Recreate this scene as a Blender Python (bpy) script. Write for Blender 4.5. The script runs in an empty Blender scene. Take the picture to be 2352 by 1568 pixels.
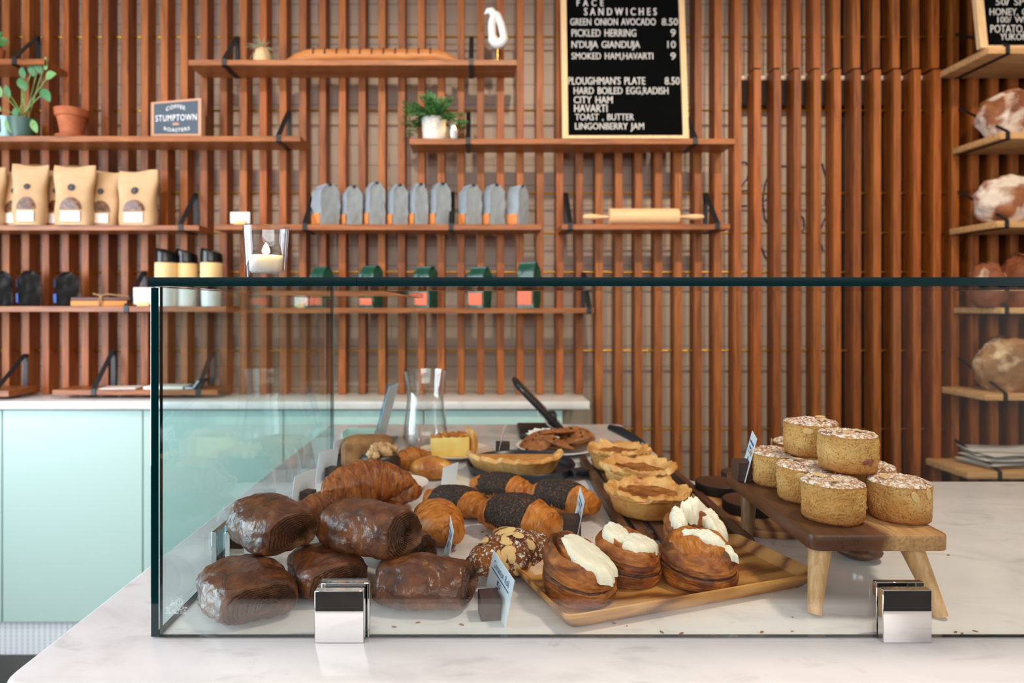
import bpy, bmesh, math, random
from mathutils import Vector, Matrix, noise, Euler

S = bpy.context.scene
COL = S.collection
R = math.radians
PI = math.pi
rnd = random.Random(7)

# ------------------------------------------------------------------ camera, world, daylight
VX, VY, F = 1101.0, 707.0, 1500.0        # vanishing point and focal length in photo pixels (2352 x 1568)
EZ, CZ, FZ = 1.46, 1.03, -0.16           # eye height, counter top, floor

cam_d = bpy.data.cameras.new('camera')
cam = bpy.data.objects.new('camera', cam_d)
COL.objects.link(cam)
S.camera = cam
cam.location = (0, 0, EZ)
cam.rotation_euler = (R(90), 0, 0)
cam_d.sensor_width = 36
cam_d.lens = 36 * F / 2352
cam_d.shift_x = (1176 - VX) / 2352
cam_d.shift_y = -(784 - VY) / 2352
cam_d.clip_start = 0.02
cam_d.dof.use_dof = True
cam_d.dof.focus_distance = 0.97
cam_d.dof.aperture_fstop = 4.2

S.view_settings.view_transform = 'Standard'
S.view_settings.look = 'None'
S.view_settings.gamma = 1
S.view_settings.exposure = 0.1
S.view_settings.use_curve_mapping = False
S.cycles.transparent_max_bounces = 24
S.cycles.max_bounces = 8
S.cycles.caustics_reflective = False
S.cycles.caustics_refractive = False
S.cycles.sample_clamp_indirect = 6.0

world = bpy.data.worlds.new('daylight')
S.world = world
world.use_nodes = True
wb = world.node_tree.nodes['Background']
wb.inputs[0].default_value = (0.96, 0.97, 1.0, 1)
wb.inputs[1].default_value = 0.36


def area(name, loc, rot, sx, sy, power, color):
    l = bpy.data.lights.new(name, 'AREA')
    l.shape = 'RECTANGLE'
    l.size, l.size_y, l.energy, l.color = sx, sy, power, color
    o = bpy.data.objects.new(name, l)
    o.location, o.rotation_euler = loc, rot
    COL.objects.link(o)
    return o


# daylight through the big side window (left) and the shop front above the added dark wall behind the camera
area('side_window_daylight', (-3.05, 1.05, 1.62), (0, R(-90), 0), 2.0, 2.5, 135, (0.78, 0.88, 1.0))
area('shop_front_daylight', (0.2, -2.9, 2.5), (R(68), 0, 0), 5.0, 1.5, 102, (1.0, 0.96, 0.92))


def spot(name, loc, target, power, angle, color, blend=0.8, r=0.06):
    l = bpy.data.lights.new(name, 'SPOT')
    l.energy, l.spot_size, l.spot_blend, l.color, l.shadow_soft_size = power, R(angle), blend, color, r
    o = bpy.data.objects.new(name, l)
    o.location = loc
    d = Vector(target) - Vector(loc)
    o.rotation_euler = d.to_track_quat('-Z', 'Y').to_euler()
    COL.objects.link(o)
    return o


for sx_, pw in ((-2.1, 36), (-1.3, 42), (-0.5, 54), (0.3, 58), (1.1, 60), (1.9, 74), (2.7, 24)):
    spot('ceiling_spot', (sx_, 1.35, 3.3), (sx_, 3.25, 1.65), pw, 78, (1.0, 0.80, 0.57))
spot('ceiling_spot_counter', (1.25, 1.0, 3.3), (0.75, 1.2, 1.03), 120, 70, (1.0, 0.82, 0.64), r=0.15)

# ------------------------------------------------------------------ helpers


def W(px, py, y):
    return Vector(((px - VX) * y / F, y, EZ - (py - VY) * y / F))


def X(px, y):
    return (px - VX) * y / F


def Zc(py, y):
    return EZ - (py - VY) * y / F


def lin(c):
    out = []
    for v in c[:3]:
        v = v / 255.0
        out.append(v / 12.92 if v <= 0.04045 else ((v + 0.055) / 1.055) ** 2.4)
    return (out[0], out[1], out[2], 1.0)


def fbm(p, s, seed=0.0, o=3):
    return noise.fractal(Vector(p) * s + Vector((seed * 3.1, seed * 7.7, seed * 1.3)), 0.8, 2.0, o)


class B:
    """Collects shapes; build() links them as ONE mesh object."""

    def __init__(s):
        s.v, s.f, s.m = [], [], []

    def add(s, vs, fs, mi=0, M=None):
        b = len(s.v)
        for p in vs:
            p = Vector(p)
            s.v.append(M @ p if M is not None else p)
        for i, f in enumerate(fs):
            s.f.append([b + k for k in f])
            s.m.append(mi[i] if isinstance(mi, (list, tuple)) else mi)
        return s

    def box(s, c, d, mi=0, M=None):
        x, y, z = d[0] / 2, d[1] / 2, d[2] / 2
        vs = [(c[0] + a * x, c[1] + b * y, c[2] + e * z) for a in (-1, 1) for b in (-1, 1) for e in (-1, 1)]
        fs = [(0, 1, 3, 2), (4, 6, 7, 5), (0, 4, 5, 1), (2, 3, 7, 6), (0, 2, 6, 4), (1, 5, 7, 3)]  # -x +x -y +y -z +z
        return s.add(vs, fs, mi, M)

    def bx(s, a, b, mi=0, M=None):
        return s.box([(a[i] + b[i]) / 2 for i in range(3)], [abs(b[i] - a[i]) for i in range(3)], mi, M)

    def grid(s, fn, nu, nv, wu=False, wv=False, mi=0, M=None):
        vs = [fn(i / (nu if wu else nu - 1), j / (nv if wv else nv - 1)) for i in range(nu) for j in range(nv)]
        fs, ms = [], []
        for i in range(nu if wu else nu - 1):
            for j in range(nv if wv else nv - 1):
                i2, j2 = (i + 1) % nu, (j + 1) % nv
                fs.append((i * nv + j, i2 * nv + j, i2 * nv + j2, i * nv + j2))
                if callable(mi):
                    ms.append(mi((i + 0.5) / (nu - 1), (j + 0.5) / nv))
        return s.add(vs, fs, ms if callable(mi) else mi, M)

    def lathe(s, prof, n=32, c=(0, 0, 0), mi=0, M=None, wob=None):
        """profile [(r, z)...] about z; r = 0 rows close the ends"""
        vs, fs, rows = [], [], []
        for r, z in prof:
            if r <= 1e-6:
                rows.append([len(vs)])
                vs.append((c[0], c[1], c[2] + z))
            else:
                row = []
                for k in range(n):
                    a = 2 * PI * k / n
                    rr = r * (wob(a, z) if wob else 1)
                    row.append(len(vs))
                    vs.append((c[0] + rr * math.cos(a), c[1] + rr * math.sin(a), c[2] + z))
                rows.append(row)
        for a, b in zip(rows, rows[1:]):
            for k in range(n):
                k2 = (k + 1) % n
                if len(a) == 1 and len(b) == 1:
                    continue
                if len(a) == 1:
                    fs.append((a[0], b[k2], b[k]))
                elif len(b) == 1:
                    fs.append((a[k], a[k2], b[0]))
                else:
                    fs.append((a[k], a[k2], b[k2], b[k]))
        return s.add(vs, fs, mi, M)

    def tube(s, pts, rad, n=8, mi=0, M=None, flat=1.0):
        pts = [Vector(p) for p in pts]
        if not isinstance(rad, (list, tuple)):
            rad = [rad] * len(pts)
        vs, fs = [], []
        up = Vector((0, 0, 1))
        for i, p in enumerate(pts):
            t = (pts[min(i + 1, len(pts) - 1)] - pts[max(i - 1, 0)]).normalized()
            a = t.cross(up)
            if a.length < 1e-3:
                a = t.cross(Vector((1, 0, 0)))
            a.normalize()
            b = a.cross(t)
            for k in range(n):
                q = 2 * PI * k / n
                vs.append(p + a * math.cos(q) * rad[i] + b * math.sin(q) * rad[i] * flat)
        for i in range(len(pts) - 1):
            for k in range(n):
                k2 = (k + 1) % n
                fs.append((i * n + k, i * n + k2, (i + 1) * n + k2, (i + 1) * n + k))
        fs.append(tuple(reversed(range(n))))
        fs.append(tuple(range((len(pts) - 1) * n, len(pts) * n)))
        return s.add(vs, fs, mi, M)

    def prism(s, poly, z0, z1, mi=0, M=None):
        n = len(poly)
        vs = [(p[0], p[1], z0) for p in poly] + [(p[0], p[1], z1) for p in poly]
        fs = [tuple(reversed(range(n))), tuple(range(n, 2 * n))]
        fs += [(k, (k + 1) % n, n + (k + 1) % n, n + k) for k in range(n)]
        return s.add(vs, fs, mi, M)

    def build(s, name, mats, parent=None, loc=None, rot=None, bevel=0, seg=2, smooth=40, world=False):
        me = bpy.data.meshes.new(name)
        off = world.copy() if isinstance(world, Vector) else (Vector(parent.location) if (world and parent is not None) else Vector((0, 0, 0)))
        me.from_pydata([tuple(p - off) for p in s.v], [], s.f)
        if not isinstance(mats, (list, tuple)):
            mats = [mats]
        for m in mats:
            me.materials.append(m)
        me.polygons.foreach_set('material_index', s.m)
        bm = bmesh.new()
        bm.from_mesh(me)
        bmesh.ops.recalc_face_normals(bm, faces=bm.faces)
        if bevel:
            es = [e for e in bm.edges if len(e.link_faces) == 2 and e.calc_face_angle(0) > R(25)]
            bmesh.ops.bevel(bm, geom=es, offset=bevel, segments=seg, affect='EDGES', profile=0.5, clamp_overlap=True)
        bm.to_mesh(me)
        bm.free()
        if smooth:
            me.polygons.foreach_set('use_smooth', [True] * len(me.polygons))
            me.set_sharp_from_angle(angle=R(smooth))
        me.update()
        o = bpy.data.objects.new(name, me)
        COL.objects.link(o)
        if parent is not None:
            o.parent = parent
        if loc is not None:
            o.location = loc
        if rot is not None:
            o.rotation_euler = rot
        return o


def tag(o, label, cat, group=None, kind=None):
    o['label'] = label
    o['category'] = cat
    if group:
        o['group'] = group
    if kind:
        o['kind'] = kind
    return o


def struct(o, label=None, cat=None):
    o['kind'] = 'structure'
    if label:
        o['label'] = label
        o['category'] = cat
    return o


def thing(name, label, cat, loc=(0, 0, 0), rot=(0, 0, 0), group=None):
    o = bpy.data.objects.new(name, None)
    o.empty_display_size = 0.03
    COL.objects.link(o)
    o.location, o.rotation_euler = loc, rot
    return tag(o, label, cat, group)


def dup(o, loc=None, rot=None, label=None, parent=None):
    c = o.copy()
    COL.objects.link(c)
    if parent is not None:
        c.parent = parent
    if loc is not None:
        c.location = loc
    if rot is not None:
        c.rotation_euler = rot
    if label:
        c['label'] = label
    for ch in list(o.children):
        dup(ch, parent=c)
    return c


ORD = ['leftmost', 'second from left', 'third from left', 'fourth from left', 'fifth from left',
       'fourth from right', 'third from right', 'second from right', 'rightmost']

# ------------------------------------------------------------------ materials


class Mat:
    def __init__(s, name):
        s.m = bpy.data.materials.new(name)
        s.m.use_nodes = True
        s.t = s.m.node_tree
        s.N = s.t.nodes
        s.bs = s.N['Principled BSDF']
        s.out = s.N['Material Output']

    def n(s, typ, **kw):
        x = s.N.new(typ)
        for k, v in kw.items():
            setattr(x, k, v)
        return x

    def l(s, a, b):
        s.t.links.new(a, b)

    def coord(s, scale=(1, 1, 1), rot=(0, 0, 0), rand=False):
        tc = s.n('ShaderNodeTexCoord')
        mp = s.n('ShaderNodeMapping')
        mp.inputs['Scale'].default_value = scale
        mp.inputs['Rotation'].default_value = rot
        src = tc.outputs['Object']
        if rand:
            oi = s.n('ShaderNodeObjectInfo')
            ad = s.n('ShaderNodeVectorMath', operation='ADD')
            ml = s.n('ShaderNodeMath', operation='MULTIPLY')
            ml.inputs[1].default_value = 37.0
            s.l(oi.outputs['Random'], ml.inputs[0])
            s.l(src, ad.inputs[0])
            s.l(ml.outputs[0], ad.inputs[1])
            src = ad.outputs[0]
        s.l(src, mp.inputs[0])
        return mp.outputs[0]

    def noise(s, vec, scale, detail=4, dist=0.0, rough=0.55):
        x = s.n('ShaderNodeTexNoise')
        x.inputs['Scale'].default_value = scale
        x.inputs['Detail'].default_value = detail
        x.inputs['Distortion'].default_value = dist
        x.inputs['Roughness'].default_value = rough
        s.l(vec, x.inputs['Vector'])
        return x.outputs[0]

    def wave(s, vec, scale, dist=4, detail=3, dscale=1.0, typ='BANDS', direction='X'):
        x = s.n('ShaderNodeTexWave', wave_type=typ)
        if typ == 'BANDS':
            x.bands_direction = direction
        else:
            x.rings_direction = direction
        x.inputs['Scale'].default_value = scale
        x.inputs['Distortion'].default_value = dist
        x.inputs['Detail'].default_value = detail
        x.inputs['Detail Scale'].default_value = dscale
        s.l(vec, x.inputs['Vector'])
        return x.outputs['Fac']

    def voro(s, vec, scale):
        x = s.n('ShaderNodeTexVoronoi')
        x.inputs['Scale'].default_value = scale
        s.l(vec, x.inputs['Vector'])
        return x.outputs['Distance']

    def ramp(s, fac, stops):
        x = s.n('ShaderNodeValToRGB')
        cr = x.color_ramp
        while len(cr.elements) < len(stops):
            cr.elements.new(0.5)
        for e, (p, c) in zip(cr.elements, stops):
            e.position = p
            e.color = lin(c) if not isinstance(c, float) else (c, c, c, 1)
        s.l(fac, x.inputs[0])
        return x.outputs[0]

    def mix(s, fac, a, b, blend='MIX'):
        x = s.n('ShaderNodeMix', data_type='RGBA', blend_type=blend)
        for k, v in ((0, fac), (6, a), (7, b)):
            if isinstance(v, (tuple, list)):
                x.inputs[k].default_value = lin(v)
            elif isinstance(v, (int, float)):
                x.inputs[k].default_value = v
            else:
                s.l(v, x.inputs[k])
        return x.outputs[2]

    def bump(s, h, strength=0.3, dist=0.002):
        x = s.n('ShaderNodeBump')
        x.inputs['Strength'].default_value = strength
        x.inputs['Distance'].default_value = dist
        s.l(h, x.inputs['Height'])
        if s.bs.inputs['Normal'].is_linked:
            s.l(s.bs.inputs['Normal'].links[0].from_socket, x.inputs['Normal'])
        s.l(x.outputs[0], s.bs.inputs['Normal'])
        s.l(x.outputs[0], s.bs.inputs['Coat Normal'])

    def set(s, color=None, rough=0.5, metal=0.0, spec=None, coat=0.0, coat_rough=0.1, sss=0.0, emit=None, estr=0.0, ior=None):
        if color is not None:
            if isinstance(color, (tuple, list)):
                s.bs.inputs['Base Color'].default_value = lin(color)
            else:
                s.l(color, s.bs.inputs['Base Color'])
        if isinstance(rough, (int, float)):
            s.bs.inputs['Roughness'].default_value = rough
        else:
            s.l(rough, s.bs.inputs['Roughness'])
        s.bs.inputs['Metallic'].default_value = metal
        if spec is not None:
            s.bs.inputs['Specular IOR Level'].default_value = spec
        s.bs.inputs['Coat Weight'].default_value = coat
        s.bs.inputs['Coat Roughness'].default_value = coat_rough
        if sss:
            s.bs.inputs['Subsurface Weight'].default_value = sss
            s.bs.inputs['Subsurface Radius'].default_value = (0.006, 0.004, 0.002)
            s.bs.inputs['Subsurface Scale'].default_value = 1.0
        if emit:
            s.bs.inputs['Emission Color'].default_value = lin(emit)
            s.bs.inputs['Emission Strength'].default_value = estr
        return s.m


def plain(name, c, rough=0.5, **k):
    return Mat(name).set(c, rough, **k)


def noisy(name, stops, scale, rough=0.5, stretch=(1, 1, 1), detail=4, dist=0.0, bump=0.0, bscale=None, bdist=0.002, rand=False, **k):
    m = Mat(name)
    v = m.coord(stretch, rand=rand)
    f = m.noise(v, scale, detail, dist)
    if bump:
        m.bump(m.noise(v, bscale or scale, 4), bump, bdist)
    return m.set(m.ramp(f, stops), rough, **k)


def wood(name, stops, axis=2, scale=9, rough=0.45, stretch=14, rand=True, spread=None, coat=0.0):
    m = Mat(name)
    st = [1.0, 1.0, 1.0]
    st = [stretch if i != axis else 1.0 for i in range(3)]
    v = m.coord(st, rand=rand)
    f = m.noise(v, scale, 6, 0.6)
    c = m.ramp(f, stops)
    if spread:
        oi = m.n('ShaderNodeObjectInfo')
        c2 = m.ramp(oi.outputs['Random'], spread)
        c = m.mix(1.0, c, c2, 'MULTIPLY')
    m.bump(f, 0.15, 0.001)
    return m.set(c, rough, coat=coat, coat_rough=0.3)


def swirl_wood(name, stops, scale, dist, axis='X', rot=(0, 0, 0), rough=0.4, stretch=(1, 1, 1)):
    m = Mat(name)
    v = m.coord(stretch, rot)
    f = m.wave(v, scale, dist, 4, 1.3, 'BANDS', axis)
    g = m.noise(m.coord((3, 60, 60), rot), 5, 5)
    h = m.mix(0.35, f, g)
    m.bump(g, 0.06, 0.001)
    return m.set(m.ramp(h, stops), rough)


def glass(name, tint=(235, 248, 244), base=0.04, rough=0.0, dark=0.0):
    """architectural sheet glass: what is behind shows straight through, reflection grows at grazing angles"""
    m = Mat(name)
    m.N.remove(m.bs)
    geo = m.n('ShaderNodeNewGeometry')
    d = m.n('ShaderNodeVectorMath', operation='DOT_PRODUCT')
    m.l(geo.outputs['Normal'], d.inputs[0])
    m.l(geo.outputs['Incoming'], d.inputs[1])
    ab = m.n('ShaderNodeMath', operation='ABSOLUTE')
    m.l(d.outputs['Value'], ab.inputs[0])
    om = m.n('ShaderNodeMath', operation='SUBTRACT', use_clamp=True)
    om.inputs[0].default_value = 1.0
    m.l(ab.outputs[0], om.inputs[1])
    pw = m.n('ShaderNodeMath', operation='POWER')
    pw.inputs[1].default_value = 5.0
    m.l(om.outputs[0], pw.inputs[0])
    ma = m.n('ShaderNodeMath', operation='MULTIPLY_ADD', use_clamp=True)
    ma.inputs[1].default_value = 1 - base
    ma.inputs[2].default_value = base
    m.l(pw.outputs[0], ma.inputs[0])
    tr = m.n('ShaderNodeBsdfTransparent')
    tr.inputs[0].default_value = lin(tint)
    if dark:
        # longer path through the wall of a vessel near its rim
        p2 = m.n('ShaderNodeMath', operation='POWER')
        p2.inputs[1].default_value = 3.0
        m.l(om.outputs[0], p2.inputs[0])
        mx2 = m.mix(p2.outputs[0], tint, tuple(int(c * (1 - dark)) for c in tint))
        m.l(mx2, tr.inputs[0])
    gl = m.n('ShaderNodeBsdfGlossy')
    gl.inputs['Roughness'].default_value = rough
    gl.inputs['Color'].default_value = (1, 1, 1, 1)
    mx = m.n('ShaderNodeMixShader')
    m.l(ma.outputs[0], mx.inputs[0])
    m.l(tr.outputs[0], mx.inputs[1])
    m.l(gl.outputs[0], mx.inputs[2])
    m.l(mx.outputs[0], m.out.inputs[0])
    return m.m


CAPH = 0.7


def text_mesh(body, spacing=1.0, ext=0.0):
    """vertices (x in 0..1, y in 0..1) and faces of a word, fitted to the unit square"""
    cu = bpy.data.curves.new('lettering', 'FONT')
    cu.body = body
    cu.space_character = spacing
    cu.space_word = 1.5
    cu.resolution_u = 3
    o = bpy.data.objects.new('lettering', cu)
    COL.objects.link(o)
    dg = bpy.context.evaluated_depsgraph_get()
    me = bpy.data.meshes.new_from_object(o.evaluated_get(dg))
    vs = [v.co.copy() for v in me.vertices]
    fs = [tuple(p.vertices) for p in me.polygons]
    bpy.data.objects.remove(o)
    bpy.data.curves.remove(cu)
    bpy.data.meshes.remove(me)
    x0, x1 = min(v.x for v in vs), max(v.x for v in vs)
    y0, y1 = 0.0, CAPH
    return [((v.x - x0) / (x1 - x0), (v.y - y0) / (y1 - y0)) for v in vs], fs


def letters(b, body, O, U, V, spacing=1.0, arc=0.0, bold=0.0, mi=0):
    """write a word into builder b on the parallelogram O + x*U + y*V; arc bends the baseline"""
    vs, fs = text_mesh(body, spacing)
    N = Vector(U).cross(Vector(V)).normalized() * 0.0005
    for dx, dy in ((0, 0), (bold, 0), (-bold, 0), (0, bold * 2), (0, -bold * 2)) if bold else ((0, 0),):
        P = []
        for x, y in vs:
            yy = y + arc * (1 - (2 * x - 1) ** 2) + dy
            P.append(Vector(O) + (x + dx) * Vector(U) + yy * Vector(V) + N)
        b.add(P, fs, mi)
# ------------------------------------------------------------------ palette
m_slat = wood('slat_walnut', [(0.25, (100, 54, 19)), (0.5, (156, 90, 32)), (0.75, (178, 108, 43))], axis=2, scale=5, rough=0.5,
              spread=[(0.0, (215, 195, 185)), (0.5, (255, 246, 240)), (1.0, (255, 228, 205))])
m_shelf = wood('shelf_walnut', [(0.25, (98, 52, 22)), (0.5, (150, 85, 38)), (0.75, (178, 108, 52))], axis=0, scale=5, rough=0.4)
m_oak = wood('pale_oak', [(0.25, (168, 120, 72)), (0.55, (205, 158, 104)), (0.8, (222, 180, 128))], axis=0, scale=5, rough=0.5)
m_pale = wood('pale_frame_wood', [(0.2, (214, 176, 128)), (0.8, (240, 206, 160))], axis=2, scale=5, rough=0.5)
m_beech = wood('beech', [(0.2, (216, 174, 126)), (0.8, (240, 204, 158))], axis=0, scale=6, rough=0.5)


def mk_acacia():
    """two-tone plank: dark heartwood, pale sapwood band, brown edge"""
    m = Mat('acacia')
    tc = m.n('ShaderNodeTexCoord')
    sp = m.n('ShaderNodeSeparateXYZ')
    m.l(tc.outputs['Object'], sp.inputs[0])
    n1 = m.noise(m.coord((10, 2.0, 10)), 2.2, 4)
    n2 = m.noise(m.coord((40, 2.5, 40)), 5, 5)
    ad = m.n('ShaderNodeMath', operation='MULTIPLY_ADD')
    m.l(n1, ad.inputs[0])
    ad.inputs[1].default_value = 0.07
    m.l(sp.outputs[0], ad.inputs[2])
    a2 = m.n('ShaderNodeMath', operation='MULTIPLY_ADD')
    m.l(ad.outputs[0], a2.inputs[0])
    a2.inputs[1].default_value = 4.4
    a2.inputs[2].default_value = 0.35
    c = m.ramp(a2.outputs[0], [(0.10, (84, 48, 28)), (0.33, (66, 36, 21)), (0.46, (108, 64, 36)), (0.54, (206, 160, 108)), (0.84, (192, 142, 92)), (0.93, (142, 92, 54))])
    c = m.mix(m.ramp(n2, [(0.35, 0.5), (0.6, 0.0)]), c, (110, 66, 38))
    return m.set(c, 0.4)


m_acacia = mk_acacia()
m_leg = wood('leg_wood', [(0.2, (176, 128, 80)), (0.55, (206, 160, 108)), (0.85, (228, 190, 142))], axis=2, scale=14, rough=0.45)
m_legd = wood('leg_wood_dark', [(0.2, (92, 62, 38)), (0.55, (132, 92, 56)), (0.85, (160, 116, 72))], axis=2, scale=14, rough=0.45)
m_olive = swirl_wood('olive_wood', [(0.08, (88, 48, 20)), (0.28, (150, 94, 42)), (0.6, (192, 134, 70)), (0.95, (214, 160, 92))], 7, 9, 'Y', (0, 0, 0.25), 0.38, (0.45, 1, 1))
m_board = swirl_wood('board_wood', [(0.1, (86, 50, 26)), (0.4, (150, 96, 54)), (0.8, (196, 142, 88))], 9, 5, 'X', rough=0.45, stretch=(1, 0.3, 1))
m_walnut = wood('dark_walnut', [(0.25, (58, 34, 22)), (0.55, (92, 56, 36)), (0.8, (118, 76, 50))], axis=1, scale=8, rough=0.45)
m_block = wood('block_wood', [(0.2, (50, 32, 27)), (0.8, (82, 54, 46))], axis=0, scale=20, rough=0.5)
m_mould = wood('mould_wood', [(0.25, (158, 92, 42)), (0.55, (194, 124, 62)), (0.8, (214, 146, 82))], axis=0, scale=7, rough=0.4)


def mk_marble():
    m = Mat('marble')
    v = m.coord((1, 1.7, 1), (0, 0, 0.5))
    n1 = m.noise(v, 2.6, 8, 1.6, 0.62)
    n2 = m.noise(v, 9, 6, 0.8, 0.6)
    base = m.ramp(n1, [(0.3, (208, 204, 204)), (0.47, (228, 224, 223)), (0.62, (234, 230, 229))])
    vein = m.ramp(n2, [(0.30, 0.55), (0.40, 0.0)])
    v2 = m.coord((1, 3.2, 1), (0, 0, 0.35))
    streak = m.ramp(m.noise(v2, 7.5, 5, 0.5), [(0.62, 0.0), (0.72, 0.45)])
    c = m.mix(vein, base, (196, 191, 190))
    c = m.mix(streak, c, (186, 180, 178))
    return m.set(c, 0.16, spec=0.45)


m_marble = mk_marble()
m_mint = plain('mint_paint', (186, 213, 205), 0.35)
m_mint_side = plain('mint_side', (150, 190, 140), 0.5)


def mk_tile():
    m = Mat('taupe_tile')
    tc = m.n('ShaderNodeTexCoord')
    mp = m.n('ShaderNodeMapping')
    mp.inputs['Rotation'].default_value = (R(90), 0, 0)
    m.l(tc.outputs['Object'], mp.inputs[0])
    br = m.n('ShaderNodeTexBrick')
    br.offset = 0.5
    br.inputs['Color1'].default_value = lin((228, 212, 196))
    br.inputs['Color2'].default_value = lin((220, 203, 187))
    br.inputs['Mortar'].default_value = lin((176, 158, 142))
    br.inputs['Scale'].default_value = 1.0
    br.inputs['Mortar Size'].default_value = 0.003
    br.inputs['Brick Width'].default_value = 0.42
    br.inputs['Row Height'].default_value = 0.105
    m.l(mp.outputs[0], br.inputs['Vector'])
    return m.set(br.outputs['Color'], 0.42)


m_tile = mk_tile()
m_darkwall = plain('dark_backing', (26, 20, 17), 0.7)
m_white = plain('white_paint', (236, 232, 226), 0.6)
m_ceiling = plain('ceiling_paint', (232, 228, 222), 0.7)
m_wall = plain('wall_paint', (206, 200, 192), 0.7)
m_darkpaint = plain('dark_matte_paint', (26, 23, 21), 0.7)
m_floor = noisy('dark_floor', [(0.3, (40, 38, 34)), (0.7, (58, 55, 49))], 6, 0.5)


def mk_penny():
    m = Mat('white_penny_tile')
    v = m.coord((1, 1, 1))
    f = m.wave(v, 11.9, 0.0, 0, 1.0)
    g = m.wave(v, 17.0, 0.0, 0, 1.0, 'BANDS', 'Z')
    f = m.mix(0.3, f, g)
    c = m.ramp(f, [(0.15, (206, 214, 220)), (0.55, (238, 242, 245))])
    return m.set(c, 0.3)


m_penny = mk_penny()
m_brass = plain('aged_brass', (176, 134, 52), 0.35, metal=1.0)
m_gold = plain('polished_brass', (226, 176, 84), 0.2, metal=1.0)
m_black = plain('black_steel', (22, 23, 27), 0.42)
m_blackgloss = plain('black_gloss', (14, 14, 17), 0.2)
m_rubber = plain('black_plastic', (18, 19, 23), 0.4)
m_chrome = plain('chrome', (212, 210, 210), 0.03, metal=1.0)
m_steel = plain('brushed_steel', (190, 192, 196), 0.25, metal=1.0)
m_sheet = glass('sheet_glass', (252, 254, 253))
m_sheet_side = glass('side_sheet_glass', (236, 247, 248))
m_edge = plain('glass_edge', (1, 38, 42), 0.05, spec=0.7)
m_edge2 = plain('glass_edge_pale', (150, 200, 196), 0.08, spec=0.8)
m_vessel = glass('vessel_glass', (252, 253, 253), 0.075, dark=0.3)
m_acrylic = glass('acrylic', (205, 226, 236), 0.06)
m_felt = plain('letter_board_felt', (7, 8, 9), 0.95, spec=0.05)
m_letter = plain('white_letter', (250, 248, 248), 0.5)
m_paper = plain('card_paper', (226, 234, 242), 0.6)
m_ink = plain('blue_ink', (38, 92, 148), 0.6)
m_etch = plain('etched_white', (226, 236, 238), 0.6)
m_blueink = plain('blue_chalk', (44, 54, 126), 0.8)
m_terra = noisy('terracotta', [(0.3, (160, 84, 48)), (0.7, (190, 108, 66))], 20, 0.75)
m_potgreen = plain('green_glaze_pot', (70, 98, 88), 0.4)
m_potblue = plain('pale_blue_glaze', (168, 206, 214), 0.4)
m_concrete = noisy('white_concrete', [(0.3, (216, 210, 202)), (0.7, (238, 233, 226))], 25, 0.7)
m_leafpale = plain('pale_leaf', (120, 168, 104), 0.4, sss=0.0)
m_leafmid = plain('mid_leaf', (70, 132, 86), 0.4)
m_leaf = noisy('plant_leaf', [(0.3, (36, 88, 42)), (0.7, (84, 142, 74))], 18, 0.45)
m_airleaf = plain('air_plant_leaf', (148, 152, 120), 0.6)
m_stem = plain('plant_stem', (124, 152, 76), 0.5)
m_ceramic = plain('white_ceramic', (240, 238, 236), 0.25)
m_plate = plain('blush_plate', (232, 212, 196), 0.25)
m_slate = plain('dark_blue_iron', (26, 30, 40), 0.3)
m_kraft = noisy('kraft_paper', [(0.3, (190, 150, 108)), (0.7, (212, 174, 132))], 9, 0.65, bump=0.35, bscale=22, bdist=0.006)
m_granola = noisy('granola', [(0.35, (60, 32, 18)), (0.6, (126, 78, 44)), (0.8, (186, 140, 96))], 60, 0.3)
m_whitelabel = plain('white_label', (238, 234, 228), 0.6)
m_navy = plain('navy_print', (34, 40, 58), 0.6)
m_greybag = noisy('blue_grey_paper', [(0.3, (136, 146, 154)), (0.7, (160, 170, 178))], 8, 0.5, bump=0.3, bscale=18, bdist=0.005)
m_orange = plain('orange_label', (228, 138, 70), 0.6)
m_coral = plain('coral_label', (230, 112, 78), 0.6)
m_greenbag = noisy('green_foil', [(0.3, (24, 66, 52)), (0.7, (38, 88, 70))], 8, 0.32, bump=0.3, bscale=18, bdist=0.005)
m_blackbag = noisy('black_foil', [(0.3, (16, 16, 19)), (0.7, (30, 30, 34))], 8, 0.3, bump=0.3, bscale=18, bdist=0.005)
m_bluelabel = plain('blue_label', (70, 108, 178), 0.6)
m_cream = plain('cream_band', (240, 206, 146), 0.6)
m_twine = plain('jute_twine', (176, 138, 98), 0.9)
m_darkboard = plain('dark_wood_panel', (96, 54, 42), 0.5)
m_amber = plain('amber_wood', (206, 128, 42), 0.5)
m_signblue = plain('slate_blue_sign', (70, 84, 98), 0.6)
m_signedge = plain('sign_edge_wood', (198, 150, 120), 0.5)
m_wax = plain('candle_wax', (252, 250, 246), 0.4, sss=0.6)
m_wax.node_tree.nodes['Principled BSDF'].inputs['Subsurface Radius'].default_value = (0.02, 0.014, 0.009)
m_flame = plain('flame', (255, 200, 120), 0.5, emit=(255, 190, 100), estr=22)

# --- baked things


def mk_glaze():
    m = Mat('chocolate_glaze')
    v = m.coord((1, 1, 1), rand=True)
    n1 = m.noise(v, 38, 5, 0.4)
    n2 = m.noise(v, 150, 4, 0.5)
    c = m.ramp(n1, [(0.28, (58, 25, 9)), (0.5, (100, 50, 19)), (0.75, (140, 80, 36))])
    vr = m.voro(v, 120)
    m.bump(m.noise(v, 55, 5, 1.2, 0.6), 0.6, 0.004)
    m.bump(vr, 0.3, 0.002)
    m.bump(n2, 0.2, 0.001)
    return m.set(c, m.ramp(n2, [(0.35, 0.3), (0.7, 0.5)]), spec=0.35, coat=0.7, coat_rough=0.10)


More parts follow.
